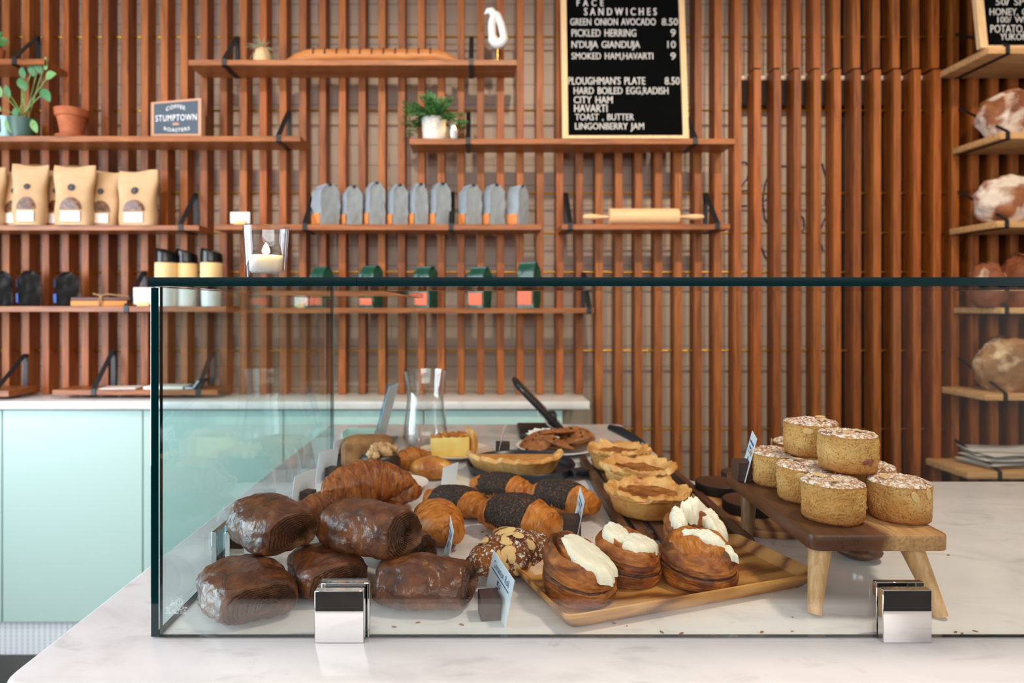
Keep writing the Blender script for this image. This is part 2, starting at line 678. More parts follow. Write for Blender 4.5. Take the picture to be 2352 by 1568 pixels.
m_glaze = mk_glaze()
m_layers = noisy('chocolate_layers', [(0.3, (60, 31, 16)), (0.55, (100, 58, 31)), (0.78, (140, 92, 57))], 46, 0.55, stretch=(3.4, 0.7, 0.7), bump=0.5, bscale=80, rand=True)
m_layergap = plain('chocolate_layer_gap', (54, 28, 15), 0.7)


def mk_croissant(name, dark, mid, light, rough=0.32):
    m = Mat(name)
    v = m.coord((4.0, 1, 1), rand=True)
    n1 = m.noise(v, 42, 6, 0.5, 0.62)
    v2 = m.coord((1, 1, 1), rand=True)
    n2 = m.noise(v2, 11, 3)
    n3 = m.noise(v2, 170, 4)
    c = m.ramp(n1, [(0.3, dark), (0.5, mid), (0.75, light)])
    c = m.mix(m.ramp(n2, [(0.42, 0.0), (0.75, 0.6)]), c, dark)
    m.bump(n1, 0.35, 0.0015)
    m.bump(n3, 0.4, 0.001)
    return m.set(c, rough + 0.12, spec=0.35, coat=0.05, coat_rough=0.25)


m_crois = mk_croissant('croissant_brown', (92, 42, 18), (152, 84, 38), (190, 122, 64))
m_crois_o = mk_croissant('croissant_orange', (128, 64, 18), (190, 112, 38), (218, 146, 66))
m_crois_g = mk_croissant('croissant_gap', (100, 50, 18), (150, 88, 38), (180, 116, 58), 0.5)


def mk_poppy():
    m = Mat('poppy_seed')
    v = m.coord((1, 1, 1), rand=True)
    n = m.noise(v, 260, 3)
    n2 = m.noise(v, 40, 3)
    c = m.ramp(n, [(0.40, (24, 19, 18)), (0.56, (52, 37, 30)), (0.70, (136, 78, 38))])
    m.bump(n, 0.9, 0.0025)
    m.bump(n2, 0.4, 0.003)
    return m.set(c, 0.75)


m_poppy = mk_poppy()


def mk_cake():
    m = Mat('almond_cake_crumb')
    v = m.coord((1, 1, 1), rand=True)
    n1 = m.noise(v, 30, 5, 0.3)
    n2 = m.noise(v, 300, 3)
    n3 = m.noise(v, 150, 4)
    c = m.ramp(n1, [(0.3, (206, 142, 72)), (0.55, (227, 174, 104)), (0.8, (238, 197, 132))])
    tc = m.n('ShaderNodeTexCoord')
    sp = m.n('ShaderNodeSeparateXYZ')
    m.l(tc.outputs['Object'], sp.inputs[0])
    crust = m.ramp(sp.outputs[2], [(0.0, 0.85), (0.018, 0.25), (0.03, 0.0), (0.050, 0.1), (0.058, 0.75)])
    c = m.mix(crust, c, (158, 88, 38))
    pores = m.ramp(n2, [(0.34, 0.7), (0.44, 0.0)])
    c = m.mix(pores, c, (142, 82, 36))
    m.bump(n3, 0.9, 0.003)
    m.bump(n2, 0.8, 0.002)
    return m.set(c, 0.8, spec=0.2)


m_cake = mk_cake()


def mk_sugar(name, base, lo=0.47, hi=0.56, crust=(150, 86, 42), fine=110):
    m = Mat(name)
    v = m.coord((1, 1, 1), rand=True)
    n1 = m.noise(v, fine, 6, 0.2, 0.75)
    n2 = m.noise(v, 28, 4)
    c = m.ramp(n2, [(0.35, crust), (0.65, base)])
    c = m.mix(m.ramp(n1, [(lo, 0.0), (hi, 1.0)]), c, (244, 236, 228))
    m.bump(n1, 0.7, 0.002)
    return m.set(c, 0.75, spec=0.2)


m_sugar = mk_sugar('sugar_dusted_crust', (206, 152, 96), 0.455, 0.56, fine=170)
m_almondc = mk_sugar('sugared_croissant', (150, 88, 42), 0.53, 0.60, (104, 54, 24), 150)
m_almond = plain('almond_flake', (226, 184, 124), 0.5)
m_berry = noisy('berry_jam', [(0.3, (118, 52, 48)), (0.7, (176, 112, 78))], 160, 0.5)


def mk_roll():
    m = Mat('cinnamon_roll_crust')
    v = m.coord((1, 1, 2.6), rand=True)
    n1 = m.noise(v, 26, 7, 0.5, 0.68)
    v2 = m.coord((1, 1, 1), rand=True)
    n2 = m.noise(v2, 14, 4)
    n3 = m.noise(v2, 120, 4)
    c = m.ramp(n1, [(0.28, (82, 36, 13)), (0.44, (144, 74, 27)), (0.6, (192, 116, 47)), (0.8, (226, 162, 90))])
    c = m.mix(m.ramp(n2, [(0.45, 0.0), (0.62, 0.75)]), c, (62, 30, 16))
    m.bump(n1, 0.8, 0.005)
    m.bump(n3, 0.6, 0.002)
    return m.set(c, 0.36, spec=0.35, coat=0.08, coat_rough=0.2)


m_roll = mk_roll()
m_rolld = noisy('cinnamon_filling', [(0.3, (48, 21, 10)), (0.6, (88, 42, 20)), (0.8, (124, 66, 34))], 60, 0.4, bump=0.8, bscale=120, bdist=0.003, rand=True)
m_icing = noisy('cream_icing', [(0.3, (244, 233, 208)), (0.7, (250, 243, 226))], 30, 0.4, bump=0.25, bscale=60, bdist=0.002, sss=0.15)


def mk_pie():
    m = Mat('pie_crust')
    v = m.coord((1, 1, 1), rand=True)
    n1 = m.noise(v, 20, 5, 0.4)
    n2 = m.noise(v, 70, 5)
    c = m.ramp(n1, [(0.3, (186, 116, 52)), (0.5, (218, 160, 90)), (0.75, (234, 194, 130))])
    c = m.mix(m.ramp(n2, [(0.55, 0.0), (0.75, 0.55)]), c, (172, 102, 46))
    m.bump(n1, 0.4, 0.003)
    m.bump(n2, 0.35, 0.0015)
    return m.set(c, 0.45)


m_pie = mk_pie()
m_filling = noisy('caramel_filling', [(0.3, (104, 54, 20)), (0.6, (158, 94, 40)), (0.8, (186, 124, 62))], 45, 0.3, bump=0.6, bscale=70, bdist=0.003, rand=True)
m_pumpkin = noisy('pumpkin_filling', [(0.3, (186, 116, 50)), (0.7, (214, 150, 80))], 30, 0.5, bump=0.3, bscale=90)
m_custard = noisy('egg_custard', [(0.3, (236, 196, 92)), (0.7, (246, 220, 136))], 30, 0.4, sss=0.1)
m_browned = noisy('browned_top', [(0.3, (150, 70, 28)), (0.6, (204, 132, 50)), (0.8, (232, 184, 90))], 22, 0.35, rand=True)
m_tart = noisy('chocolate_tart', [(0.3, (58, 32, 22)), (0.7, (82, 48, 34))], 20, 0.35)
m_tartside = noisy('chocolate_shell', [(0.3, (26, 16, 13)), (0.7, (42, 27, 21))], 40, 0.6)
m_cookie = noisy('cookie', [(0.3, (112, 62, 28)), (0.5, (160, 98, 50)), (0.75, (188, 126, 72))], 36, 0.65, bump=0.8, bscale=70, bdist=0.004, rand=True)
m_walnutnut = noisy('walnut_kernel', [(0.3, (186, 134, 84)), (0.7, (228, 190, 140))], 50, 0.6, bump=0.8, bscale=90, bdist=0.004)
m_loafcake = noisy('loaf_cake', [(0.3, (126, 78, 40)), (0.6, (180, 128, 78)), (0.8, (206, 164, 116))], 22, 0.7, bump=0.5, bscale=60)
m_choc = noisy('dark_chocolate', [(0.3, (36, 20, 14)), (0.7, (60, 36, 24))], 20, 0.35)


def mk_bread(name, crust, dark, flour, lo, hi):
    m = Mat(name)
    v = m.coord((1, 1, 1), rand=True)
    n1 = m.noise(v, 12, 5, 0.5)
    n2 = m.noise(v, 9, 5, 0.3)
    n3 = m.noise(v, 60, 4)
    c = m.ramp(n1, [(0.3, dark), (0.7, crust)])
    c = m.mix(m.ramp(n2, [(lo, 0.0), (hi, 0.9)]), c, flour)
    m.bump(n3, 0.5, 0.004)
    return m.set(c, 0.7)


m_bread = mk_bread('floured_bread', (166, 100, 56), (104, 56, 28), (232, 216, 198), 0.46, 0.6)
m_bread2 = mk_bread('dark_bread', (150, 82, 46), (92, 46, 26), (214, 186, 158), 0.56, 0.7)
m_bread3 = mk_bread('seeded_bread', (176, 128, 82), (112, 76, 46), (222, 196, 156), 0.48, 0.62)
m_crumb = plain('pastry_crumb', (150, 96, 50), 0.8)

# ------------------------------------------------------------------ room
YS = 3.25                                   # front face of the slats
YB = 3.41                                   # back wall behind them
b = B()
b.bx((-3.2, YB, FZ), (X(1930, YB), YB + 0.1, 3.4))
struct(b.build('wall_back', m_tile), 'taupe tiled back wall behind the wooden slats', 'wall')
b = B()
b.bx((X(1930, YB), YB, FZ), (3.7, YB + 0.1, 3.4))
struct(b.build('wall_back_dark', m_darkwall), 'dark recess wall behind the bread shelves', 'wall')
struct(B().bx((-3.2, -4.0, FZ - 0.1), (3.7, YB, FZ)).build('floor', m_floor), 'dark grey shop floor', 'floor')
struct(B().bx((-3.05, 3.055, FZ), (X(1288, 3.055), 3.30, -0.0005)).build('trim_1', m_penny), 'white fluted tile plinth under the mint cabinets', 'plinth')
struct(B().bx((-3.2, -1.6, 3.4), (3.7, YB + 0.1, 3.5)).build('ceiling', m_ceiling), 'white ceiling', 'ceiling')
b = B()
b.bx((-3.2, -4, FZ), (-3.1, YB, 0.6)).bx((-3.2, -4, 2.85), (-3.1, YB, 3.4))
b.bx((-3.2, 2.35, 0.6), (-3.1, YB, 2.85)).bx((-3.2, -4, 0.6), (-3.1, -0.25, 2.85))
struct(b.build('wall_left', m_wall), 'side wall with the large window', 'wall')
b = B()
for yy in (-0.25, 0.6, 1.45, 2.31):
    b.bx((-3.19, yy, 0.6), (-3.13, yy + 0.04, 2.85))
b.bx((-3.19, -0.25, 0.6), (-3.13, 2.35, 0.64)).bx((-3.19, -0.25, 2.81), (-3.13, 2.35, 2.85))
struct(b.build('window_1', m_black), 'black framed side window', 'window')
struct(B().bx((3.6, -4, FZ), (3.7, YB, 3.4)).build('wall_right', m_wall), 'right side wall', 'wall')
struct(B().bx((-3.2, -4.1, FZ), (3.7, -4.0, 1.7)).build('wall_glare_block', m_darkpaint), 'unseen dark wall added to keep bright window reflections off the glass', 'wall')  # added behind the camera, tall and dark so panes reflect no bright window

# slats: pitch 45.45 photo pixels
SW, SD = 0.036, 0.085
pitch = 45.45 * YS / F


def slat_x(k):
    return X(5 + 45.45 * k, YS) + SW / 2


def slat_mesh(z0, z1, nm):
    return B().bx((-SW / 2, 0, z0), (SW / 2, SD, z1)).build(nm, m_slat, bevel=0.0015, seg=1)


first = None
cut = Zc(156, YS)
for k in range(-2, 29 + 1):
    if first is None:
        first = slat_mesh(CZ + 0.001, 3.39, 'wooden_batten')
        tag(first, 'tall brown wooden slat standing on the back counter against the wall', 'slat', 'upright slats above the back counter')
        o = first
    else:
        o = dup(first)
    o.location = (slat_x(k), YS, 0)
first = None
for k in range(30, 38):
    if first is None:
        first = slat_mesh(FZ + 0.0005, 3.39, 'wooden_batten')
        tag(first, 'full height brown wooden slat between back counter and slatted door', 'slat', 'full height slats beside the door')
        o = first
    else:
        o = dup(first)
    o.location = (slat_x(k), YS, 0)
first = None
for k in range(38, 48):
    if first is None:
        first = slat_mesh(cut, 3.39, 'wooden_batten')
        tag(first, 'short brown wooden slat hanging above the slatted door', 'slat', 'short slats above the door')
        o = first
    else:
        o = dup(first)
    o.location = (slat_x(k), YS, 0)
first = None
for k in range(48, 59):
    if first is None:
        first = slat_mesh(FZ + 0.0005, 3.39, 'wooden_batten')
        tag(first, 'brown wooden slat in the dark recess behind the bread shelves', 'slat', 'slats behind the bread shelves')
        o = first
    else:
        o = dup(first)
    o.location = (slat_x(k), YS, 0)

# the hidden slatted door
yd = 3.236
door = bpy.data.objects.new('door_1', None)
COL.objects.link(door)
door.location = (X(1940, yd), yd, 0)
struct(door, 'slatted wooden door flush with the slat wall', 'door')
first = None
for k in range(10):
    xx = X(1732 + 45.9 * k, yd) + SW / 2 - door.location.x
    if first is None:
        first = B().bx((-SW / 2, 0, FZ + 0.01), (SW / 2, SD, cut - 0.012)).build('door_slat', m_slat, door, bevel=0.0015, seg=1)
        o = first
    else:
        o = dup(first)
    o.location = (xx, 0, 0)
B().bx((X(1715, YS), 3.322, cut - 0.034), (X(2165, YS), 3.34, cut - 0.013)).build('door_rail', m_tile, door, world=True)
B().bx((X(1712, YS), 3.325, cut - 0.16), (X(2165, YS), 3.36, cut - 0.035)).build('door_header', m_darkwall, door, world=True)

# brass rods threaded through the slats
for py, lab in ((85, 'topmost'), (254, 'second from top'), (444, 'third from top'), (535, 'fourth from top'),
                (625, 'third from bottom'), (805, 'second from bottom'), (985, 'lowest')):
    yr = 3.30
    zr = Zc(py, yr)
    x0 = -2.75 if py < 900 else X(1360, yr)
    x1 = X(2175, yr)
    o = B().tube([(x0, yr, zr), (x1, yr, zr)], 0.0055, 8).build('brass_rod', m_brass)
    tag(o, 'thin horizontal brass rod threaded through the slats, ' + lab, 'rod', 'brass rods in the slat wall')

# blue marks on the wall seen between the door slats


def stroke(pts, r=0.007):
    P = [W(a, c, YB - 0.004) for a, c in pts]
    out = []
    for i in range(len(P) - 1):
        for t in range(4):
            out.append(P[i].lerp(P[i + 1], t / 4))
    out.append(P[-1])
    return out, r


b = B()
for pts in ([(1690, 375), (1712, 372), (1722, 385), (1716, 410), (1700, 432), (1698, 440), (1722, 436)], [(1696, 474), (1724, 472)],
            [(1772, 385), (1758, 420), (1752, 460), (1756, 500), (1772, 530)], [(1745, 560), (1758, 590), (1775, 610)],
            [(1795, 382), (1850, 384)], [(1888, 375), (1900, 420), (1895, 470)], [(1830, 490), (1845, 500), (1848, 525), (1830, 545)],
            [(1895, 500), (1880, 540), (1890, 575)], [(1755, 462), (1775, 448)]):
    p, r = stroke(pts)
    b.tube(p, r, 6, flat=0.4)
tag(b.build('wall_scribble', m_blueink), 'blue hand drawn scribble on the tiled wall behind the door slats', 'wall drawing')

# ------------------------------------------------------------------ back counter and cabinets
yc = 3.0
xe = X(1355, yc)
o = B().bx((-3.0, yc, Zc(940, yc)), (xe, YB, CZ)).build('back_countertop', m_marble, bevel=0.004)
tag(o, 'grey white marble worktop of the back counter on mint cabinets', 'countertop')
ycab = 3.03
seams = [-316, 5, 328, 651, 973, 1293]
for i in range(5):
    x0, x1 = X(seams[i], ycab), X(seams[i + 1], ycab)
    zt, zb = Zc(940, yc) - 0.001, 0.0
    zt = min(zt, 0.995)
    lab = ['mint green cabinet cut off by the left edge of the photo', 'wide mint green cabinet fully in view beside the counter corner',
           'mint green cabinet seen through the left glass pane', 'mint green cabinet behind the clear carafe',
           'mint green cabinet at the right end of the back counter, behind the tablet'][i]
    t = thing('cabinet', lab, 'cabinet', ((x0 + x1) / 2, ycab, 0), group='mint cabinets under the back counter')
    B().bx((x0 + 0.0005, ycab + 0.02, zb), (x1 - 0.0005, YB - 0.005, zt)).build('body', m_mint_side if i == 4 else m_mint, t, world=True)
    B().bx((x0 + 0.003, ycab, zb + 0.004), (x1 - 0.003, ycab + 0.019, zt - 0.008)).build('door_panel', m_mint, t, bevel=0.001, seg=1, world=True)

# ------------------------------------------------------------------ wall shelves
YF = 3.08


def shelf(label, pxl, pxr, pyt, pyb, brackets, yf=YF, group='brown wall shelves'):
    x0, x1, zt, zb = X(pxl, yf), X(pxr, yf), Zc(pyt, yf), Zc(pyb, yf)
    t = thing('wall_shelf', label, 'shelf', ((x0 + x1) / 2, YS, zb), group=group)
    B().bx((x0, yf, zb), (x1, YS - 0.0005, zt)).build('board', m_shelf, t, bevel=0.0015, seg=1, world=True)
    for pf, ptop in brackets:
        xb = X(pf, yf)
        ztop = Zc(ptop, YS)
        w = 0.011
        q = B()
        q.bx((xb - w, YS - 0.006, zb - 0.004), (xb + w, YS - 0.001, ztop))                     # back strap
        q.bx((xb - w, yf - 0.004, zb - 0.004), (xb + w, yf, zt + 0.004))                       # front clip
        q.bx((xb - w, yf - 0.004, zb - 0.004), (xb + w, YS - 0.001, zb))                       # under strap
        d = Vector((0, YS - 0.004 - yf, ztop - zt - 0.004))
        L = d.length
        Mx = Matrix.Translation((xb, yf - 0.002, zt + 0.002)) @ Matrix.Rotation(math.atan2(d.z, d.y), 4, 'X')
        q.bx((-w, 0, -0.0025), (w, L, 0.0025), M=Mx)
        q.build('bracket', m_black, t, world=True)
    return zt


zA = shelf('long brown wall shelf holding the wooden mould and white bird', 432, 1187, 137, 150, [(515, 85), (1082, 85)])
zB_ = shelf('brown wall shelf at the upper left corner above the potted plants', -220, 102, 135, 148, [(33, 83)])
zC = shelf('brown wall shelf with the green planter, clay pot and small sign', -220, 690, 312, 325, [(640, 255)])
zD = shelf('brown wall shelf carrying the leaning black menu board and white pot', 940, 1690, 318, 331, [(1075, 258), (1597, 258)])
zE = shelf('brown wall shelf with the kraft granola pouches', -220, 457, 517, 529, [(-60, 443), (415, 443)])
zF = shelf('brown wall shelf with the row of blue grey coffee bags', 492, 1245, 515, 528, [(700, 447), (1036, 440)])
zG = shelf('short brown wall shelf carrying the rolling pin', 1290, 1677, 514, 527, [(1310, 443), (1648, 443)])
zH = shelf('brown wall shelf with black coffee bags and tied wood bundle', -220, 520, 703, 716, [(290, 622)])
zI = shelf('brown wall shelf with the row of green coffee bags', 605, 1365, 707, 719, [(1353, 625)])
zJ = shelf('low brown shelf just above the back counter carrying the papers', 120, 500, 895, 907, [(215, 803), (455, 805)])
zK = shelf('low brown shelf above the back counter, cut off by the left edge', -220, 20, 897, 911, [(-10, 812)], yf=3.045)
# ------------------------------------------------------------------ things on the wall shelves
YM = 3.15                                    # middle of the shelves


def leafdisc(b, base, d, up, L, w, mi=0, n=9, curl=0.15):
    """a pointed leaf blade from base along d"""
    d = Vector(d).normalized()
    s = d.cross(Vector(up))
    if s.length < 1e-3:
        s = Vector((1, 0, 0))
    s.normalize()
    nrm = s.cross(d)
    vs, fs = [], []
    for i in range(n):
        t = i / (n - 1)
        ww = w * math.sin(PI * min(1, t * 0.96 + 0.02)) ** 0.75
        c = Vector(base) + d * L * t - nrm * curl * L * t * t
        vs += [c - s * ww + nrm * ww * 0.25, c, c + s * ww + nrm * ww * 0.25]
    for i in range(n - 1):
        for k in range(2):
            fs.append((i * 3 + k, i * 3 + k + 1, i * 3 + k + 4, i * 3 + k + 3))
    b.add(vs, fs, mi)


# air plant on a wooden dome (upper middle shelf)
p = Vector((X(603, YM), YM, zA))
t = thing('air_plant', 'spiky grey green air plant on a small wooden dome', 'plant', p)
B().lathe([(0.0, 0), (0.042, 0), (0.044, 0.02), (0.04, 0.05), (0.03, 0.075), (0.012, 0.085), (0, 0.086)], 24).build('wooden_dome', m_beech, t)
b = B()
for i in range(30):
    a = rnd.uniform(0, 2 * PI)
    e = rnd.uniform(0.0, 1.2)
    d = Vector((math.cos(a) * math.cos(e), math.sin(a) * math.cos(e) * 0.7, math.sin(e)))
    L = rnd.uniform(0.06, 0.10)
    P = [Vector((0, 0, 0.075)) + d * L * q + Vector((0, 0, -0.075 * q * q * (1.1 - math.sin(e)))) for q in (0, 0.3, 0.6, 0.85, 1)]
    b.tube(P, [0.003, 0.0028, 0.0022, 0.0014, 0.0005], 5)
b.build('leaves', m_airleaf, t)

# long slatted wooden bread mould
x0, x1 = X(658, YM), X(1055, YM)
t = thing('wooden_mould', 'long low wooden loaf with eleven dark cross grooves', 'wooden mould', ((x0 + x1) / 2, YM, zA))
L = x1 - x0
b = B()


def mould(u, v):
    x = -L / 2 + L * u
    s = min(1, (0.5 - abs(u - 0.5)) / 0.16)
    h = 0.074 * (0.25 + 0.75 * math.sin(s * PI / 2) ** 0.8)
    a = 2 * PI * v
    r = h / 2
    w = 0.045 * (0.45 + 0.55 * s)
    return (x, math.cos(a) * w, r + r * (abs(math.sin(a)) ** 0.7) * (1 if math.sin(a) > 0 else -1))


b.grid(mould, 60, 20, False, True)
b.build('loaf_body', m_mould, t)
b = B()
for k in range(11):
    u = 0.165 + 0.067 * k
    x = -L / 2 + L * u
    P = []
    for q in range(13):
        a = PI * q / 12
        m0 = mould(u, a / (2 * PI))
        P.append((x, m0[1] * 1.01, m0[2] + 0.0006))
    b.tube(P, 0.0042, 6)
b.build('groove', m_darkboard, t)['kind'] = 'stuff'

# white bird on a brass stand
t = thing('bird_ornament', 'white ceramic bird with a slot on a slim brass stand', 'ornament', (X(1142, 3.12), 3.12, zA))
s = 3.12 / F
ring = []
out = [(-28, 118), (-20, 126), (-6, 124), (2, 108), (10, 90), (18, 66), (20, 52), (14, 42), (2, 38), (-10, 42), (-16, 56), (-18, 76), (-20, 96), (-24, 108)]
b = B()
loop = [(0, 108), (8, 90), (13, 72), (15, 56), (10, 46), (0, 44), (-9, 52), (-12, 70), (-12, 90), (-7, 106)]
n = len(loop)
P, rr = [], []
for i in range(n * 4):
    k, f = i // 4, (i % 4) / 4
    a, c, e, g = loop[(k - 1) % n], loop[k], loop[(k + 1) % n], loop[(k + 2) % n]

    def cr(j):
        return 0.5 * (2 * c[j] + (e[j] - a[j]) * f + (2 * a[j] - 5 * c[j] + 4 * e[j] - g[j]) * f * f + (-a[j] + 3 * c[j] - 3 * e[j] + g[j]) * f ** 3)
    P.append(Vector((cr(0) * s, 0, cr(1) * s)))
N_ = len(P)
vs, fs = [], []
for i in range(N_):
    tg = (P[(i + 1) % N_] - P[i - 1]).normalized()
    a = Vector((0, 1, 0))
    c = tg.cross(a)
    r = 9.6 * s * (1.2 if P[i].z < 58 * s else 0.95)
    for k in range(12):
        q = 2 * PI * k / 12
        vs.append(P[i] + a * math.cos(q) * r * 1.25 + c * math.sin(q) * r)
for i in range(N_):
    for k in range(12):
        fs.append((i * 12 + k, i * 12 + (k + 1) % 12, ((i + 1) % N_) * 12 + (k + 1) % 12, ((i + 1) % N_) * 12 + k))
b.add(vs, fs)
b.tube([(-4 * s, 0, 100 * s), (-8 * s, 0, 112 * s), (-14 * s, 0, 119 * s), (-22 * s, 0, 119 * s), (-29 * s, 0, 112 * s)], [9 * s, 9.5 * s, 9 * s, 6.5 * s, 1.2 * s], 12)
b.build('bird_body', m_ceramic, t, smooth=180)
b = B().tube([(1 * s, 0, 2 * s), (1 * s, 0, 40 * s)], 0.0035, 10)
b.build('stem', m_gold, t)
B().lathe([(0, 0), (0.024, 0), (0.024, 0.006), (0, 0.006)], 28, (-0.012, 0, 0)).build('foot', m_gold, t)

# a few leaves of a plant on the upper left shelf
t = thing('trailing_plant', 'dark green leaves at the left edge above the upper left shelf', 'plant', (X(-12, YM), YM, zB_))
b = B()
for i in range(16):
    a = rnd.uniform(-0.6, 2.6)
    leafdisc(b, (rnd.uniform(-0.02, 0.02), 0, 0.10 + rnd.uniform(0, 0.04)), (math.cos(a), rnd.uniform(-0.6, 0.4), math.sin(a)), (0, -1, 0.3), rnd.uniform(0.03, 0.055), 0.012)
b.tube([(0, 0, 0.06), (0, 0, 0.13)], 0.004, 6)
b.build('foliage', m_leaf, t)
B().lathe([(0, 0), (0.035, 0), (0.045, 0.07), (0.042, 0.07), (0.034, 0.055), (0, 0.055)], 24).build('pot', m_terra, t)

# green planter with round leaved plant (left middle shelf)
t = thing('potted_plant', 'round leaved plant drooping from a green planter at far left', 'plant', (X(52, YM), YM, zC))
B().lathe([(0, 0), (0.05, 0), (0.06, 0.035), (0.064, 0.085), (0.066, 0.098), (0.06, 0.1), (0.056, 0.085), (0, 0.085)], 32).build('planter', m_potgreen, t)
B().lathe([(0, 0), (0.03, 0), (0.028, 0.012), (0.02, 0.03), (0.022, 0.085), (0.03, 0.1), (0.024, 0.1), (0.016, 0.08), (0, 0.08)], 24, (-0.058, -0.03, 0)).build('pale_vase_foot', m_potblue, t)
stems, lv = B(), B()


def pile(px, py, ang, L, w, mi, y=-0.03):
    tip = Vector((X(px, YM) - t.location.x, y, Zc(py, YM) - t.location.z))
    base = Vector((rnd.uniform(-0.02, 0.02), rnd.uniform(-0.02, 0.01), 0.085))
    mid = base.lerp(tip, 0.55) + Vector((0, 0, 0.025))
    P = [base.lerp(mid, q).lerp(mid.lerp(tip, q), q) for q in (0, 0.2, 0.4, 0.6, 0.8, 1)]
    stems.tube(P, 0.0025, 6)
    d = Vector((math.cos(ang), -0.3, math.sin(ang)))
    leafdisc(lv, tip - d * L * 0.4, d, (0.15, -1, 0.35), L, w, mi, 9, 0.2)


for a in ((18, 220, 1.8, 0.062, 0.018, 0), (38, 222, 1.75, 0.06, 0.014, 1), (68, 178, 1.6, 0.055, 0.014, 1), (88, 172, 1.8, 0.055, 0.015, 1),
          (104, 165, 1.75, 0.06, 0.016, 1), (121, 158, 1.5, 0.06, 0.011, 0), (133, 185, 0.4, 0.055, 0.024, 0), (118, 222, -0.9, 0.075, 0.022, 1),
          (66, 198, -1.2, 0.06, 0.016, 1), (40, 290, -1.3, 0.075, 0.02, 0), (92, 292, -1.1, 0.07, 0.016, 0), (16, 258, 1.7, 0.04, 0.012, 0),
          (52, 262, -1.5, 0.05, 0.013, 1), (76, 205, -1.4, 0.05, 0.014, 1)):
    pile(*a, y=-0.045 - rnd.random() * 0.02)
stems.build('stems', m_stem, t)
lv.build('foliage', [m_leafpale, m_leafmid], t)

t = thing('clay_pot', 'empty orange terracotta pot with saucer beside the green planter', 'pot', (X(165, YM), YM, zC))
B().lathe([(0, 0), (0.064, 0), (0.073, 0.012), (0.069, 0.016), (0.056, 0.009), (0, 0.009)], 32).build('saucer', m_terra, t)
B().lathe([(0, 0.01), (0.046, 0.01), (0.063, 0.105), (0.071, 0.107), (0.075, 0.142), (0.066, 0.142), (0.058, 0.105), (0, 0.10)], 32).build('pot', m_terra, t)
B().tube([(-0.01, 0, 0.1), (-0.03, 0, 0.15), (-0.055, 0, 0.165)], [0.003, 0.003, 0.001], 6).build('dry_stem', m_darkboard, t)

# coffee roaster sign
yb_, yt_ = 3.13, 3.17
t = thing('shop_sign', 'small slate blue coffee roaster sign with pale wooden frame', 'sign', (X(405, yb_), yb_, zC), rot=(0, 0, 0))
q = [W(347, 312, 3.16), W(462, 312, 3.10), W(462, 225, 3.12), W(347, 235, 3.18)]
O, U, V = q[0], q[1] - q[0], q[3] - q[0]
U2 = q[2] - q[3]


def onq(u, v):
    return q[0].lerp(q[1], u).lerp(q[3].lerp(q[2], u), v)


nr = U.cross(V).normalized()
if nr.y > 0:
    nr = -nr
b = B()
fr = [onq(0, 0), onq(1, 0), onq(1, 1), onq(0, 1)]
bk = [p - nr * 0.03 for p in fr]
b.add(fr + bk, [(0, 1, 2, 3), (7, 6, 5, 4), (0, 4, 5, 1), (1, 5, 6, 2), (2, 6, 7, 3), (3, 7, 4, 0)])
b.build('frame', m_signedge, t, world=True)
b = B()
fr = [onq(u, v) + nr * 0.001 for u, v in ((0.06, 0.06), (0.94, 0.06), (0.94, 0.94), (0.06, 0.94))]
bk = [p - nr * 0.002 for p in fr]
b.add(fr + bk, [(0, 1, 2, 3), (7, 6, 5, 4), (0, 4, 5, 1), (1, 5, 6, 2), (2, 6, 7, 3), (3, 7, 4, 0)])
sp_ = b.build('panel', m_signblue, t, world=True)
b = B()


def sgn(body, u0, u1, v0, v1, arc=0.0):
    o0 = onq(u0, v0) + nr * 0.0018
    b = B()
    letters(b, body, o0, onq(u1, v0) - onq(u0, v0), onq(u0, v1) - onq(u0, v0), 1.15, arc)
    b.build('lettering', m_letter, sp_, world=Vector(t.location))


sgn('COFFEE', 0.31, 0.69, 0.70, 0.81, 0.6)
sgn('STUMPTOWN', 0.10, 0.92, 0.42, 0.60)
sgn('ROASTERS', 0.27, 0.78, 0.16, 0.26, -0.5)
b = B()
b.add([onq(0.43, 0.30) + nr * 0.002, onq(0.57, 0.30) + nr * 0.002, onq(0.55, 0.36) + nr * 0.002, onq(0.45, 0.36) + nr * 0.002], [(0, 1, 2, 3)])
b.build('emblem', m_signedge, sp_, world=Vector(t.location))

# white pot with bushy plant + tealight
t = thing('bushy_plant', 'bushy green plant in a white concrete pot by the menu board', 'plant', (X(997, YM), YM, zD))
B().lathe([(0, 0), (0.05, 0), (0.054, 0.01), (0.06, 0.11), (0.058, 0.113), (0.053, 0.113), (0.05, 0.095), (0, 0.095)], 40).build('pot', m_concrete, t)
b = B()
for i in range(70):
    a = rnd.uniform(0, 2 * PI)
    e = rnd.uniform(-0.25, 1.35)
    d = Vector((math.cos(a) * math.cos(e), math.sin(a) * math.cos(e), math.sin(e)))
    if d.y > 0.25:
        d.y *= 0.25
    L = rnd.uniform(0.085, 0.17) * (0.75 + 0.25 * math.cos(e))
    b0 = Vector((d.x * 0.03, d.y * 0.03, 0.105))
    sag = rnd.uniform(0.02, 0.09) * math.cos(e)
    prev = None
    for k in range(1, 8):
        f = k / 7
        c = b0 + d * L * f + Vector((0, 0, -sag * f * f))
        for sd in (-1, 1):
            sv = Vector((-d.y, d.x, 0)).normalized() * sd if abs(d.z) < 0.98 else Vector((sd, 0, 0))
            dd = (d * 0.8 + sv * 0.9 + Vector((0, 0, rnd.uniform(-0.2, 0.35)))).normalized()
            leafdisc(b, c, dd, (0, -0.7, 0.7), rnd.uniform(0.022, 0.034), 0.0052, 0, 5, 0.2)
    leafdisc(b, c, d, (0, -0.7, 0.7), 0.03, 0.006, 0, 5)
b.build('foliage', m_leaf, t)


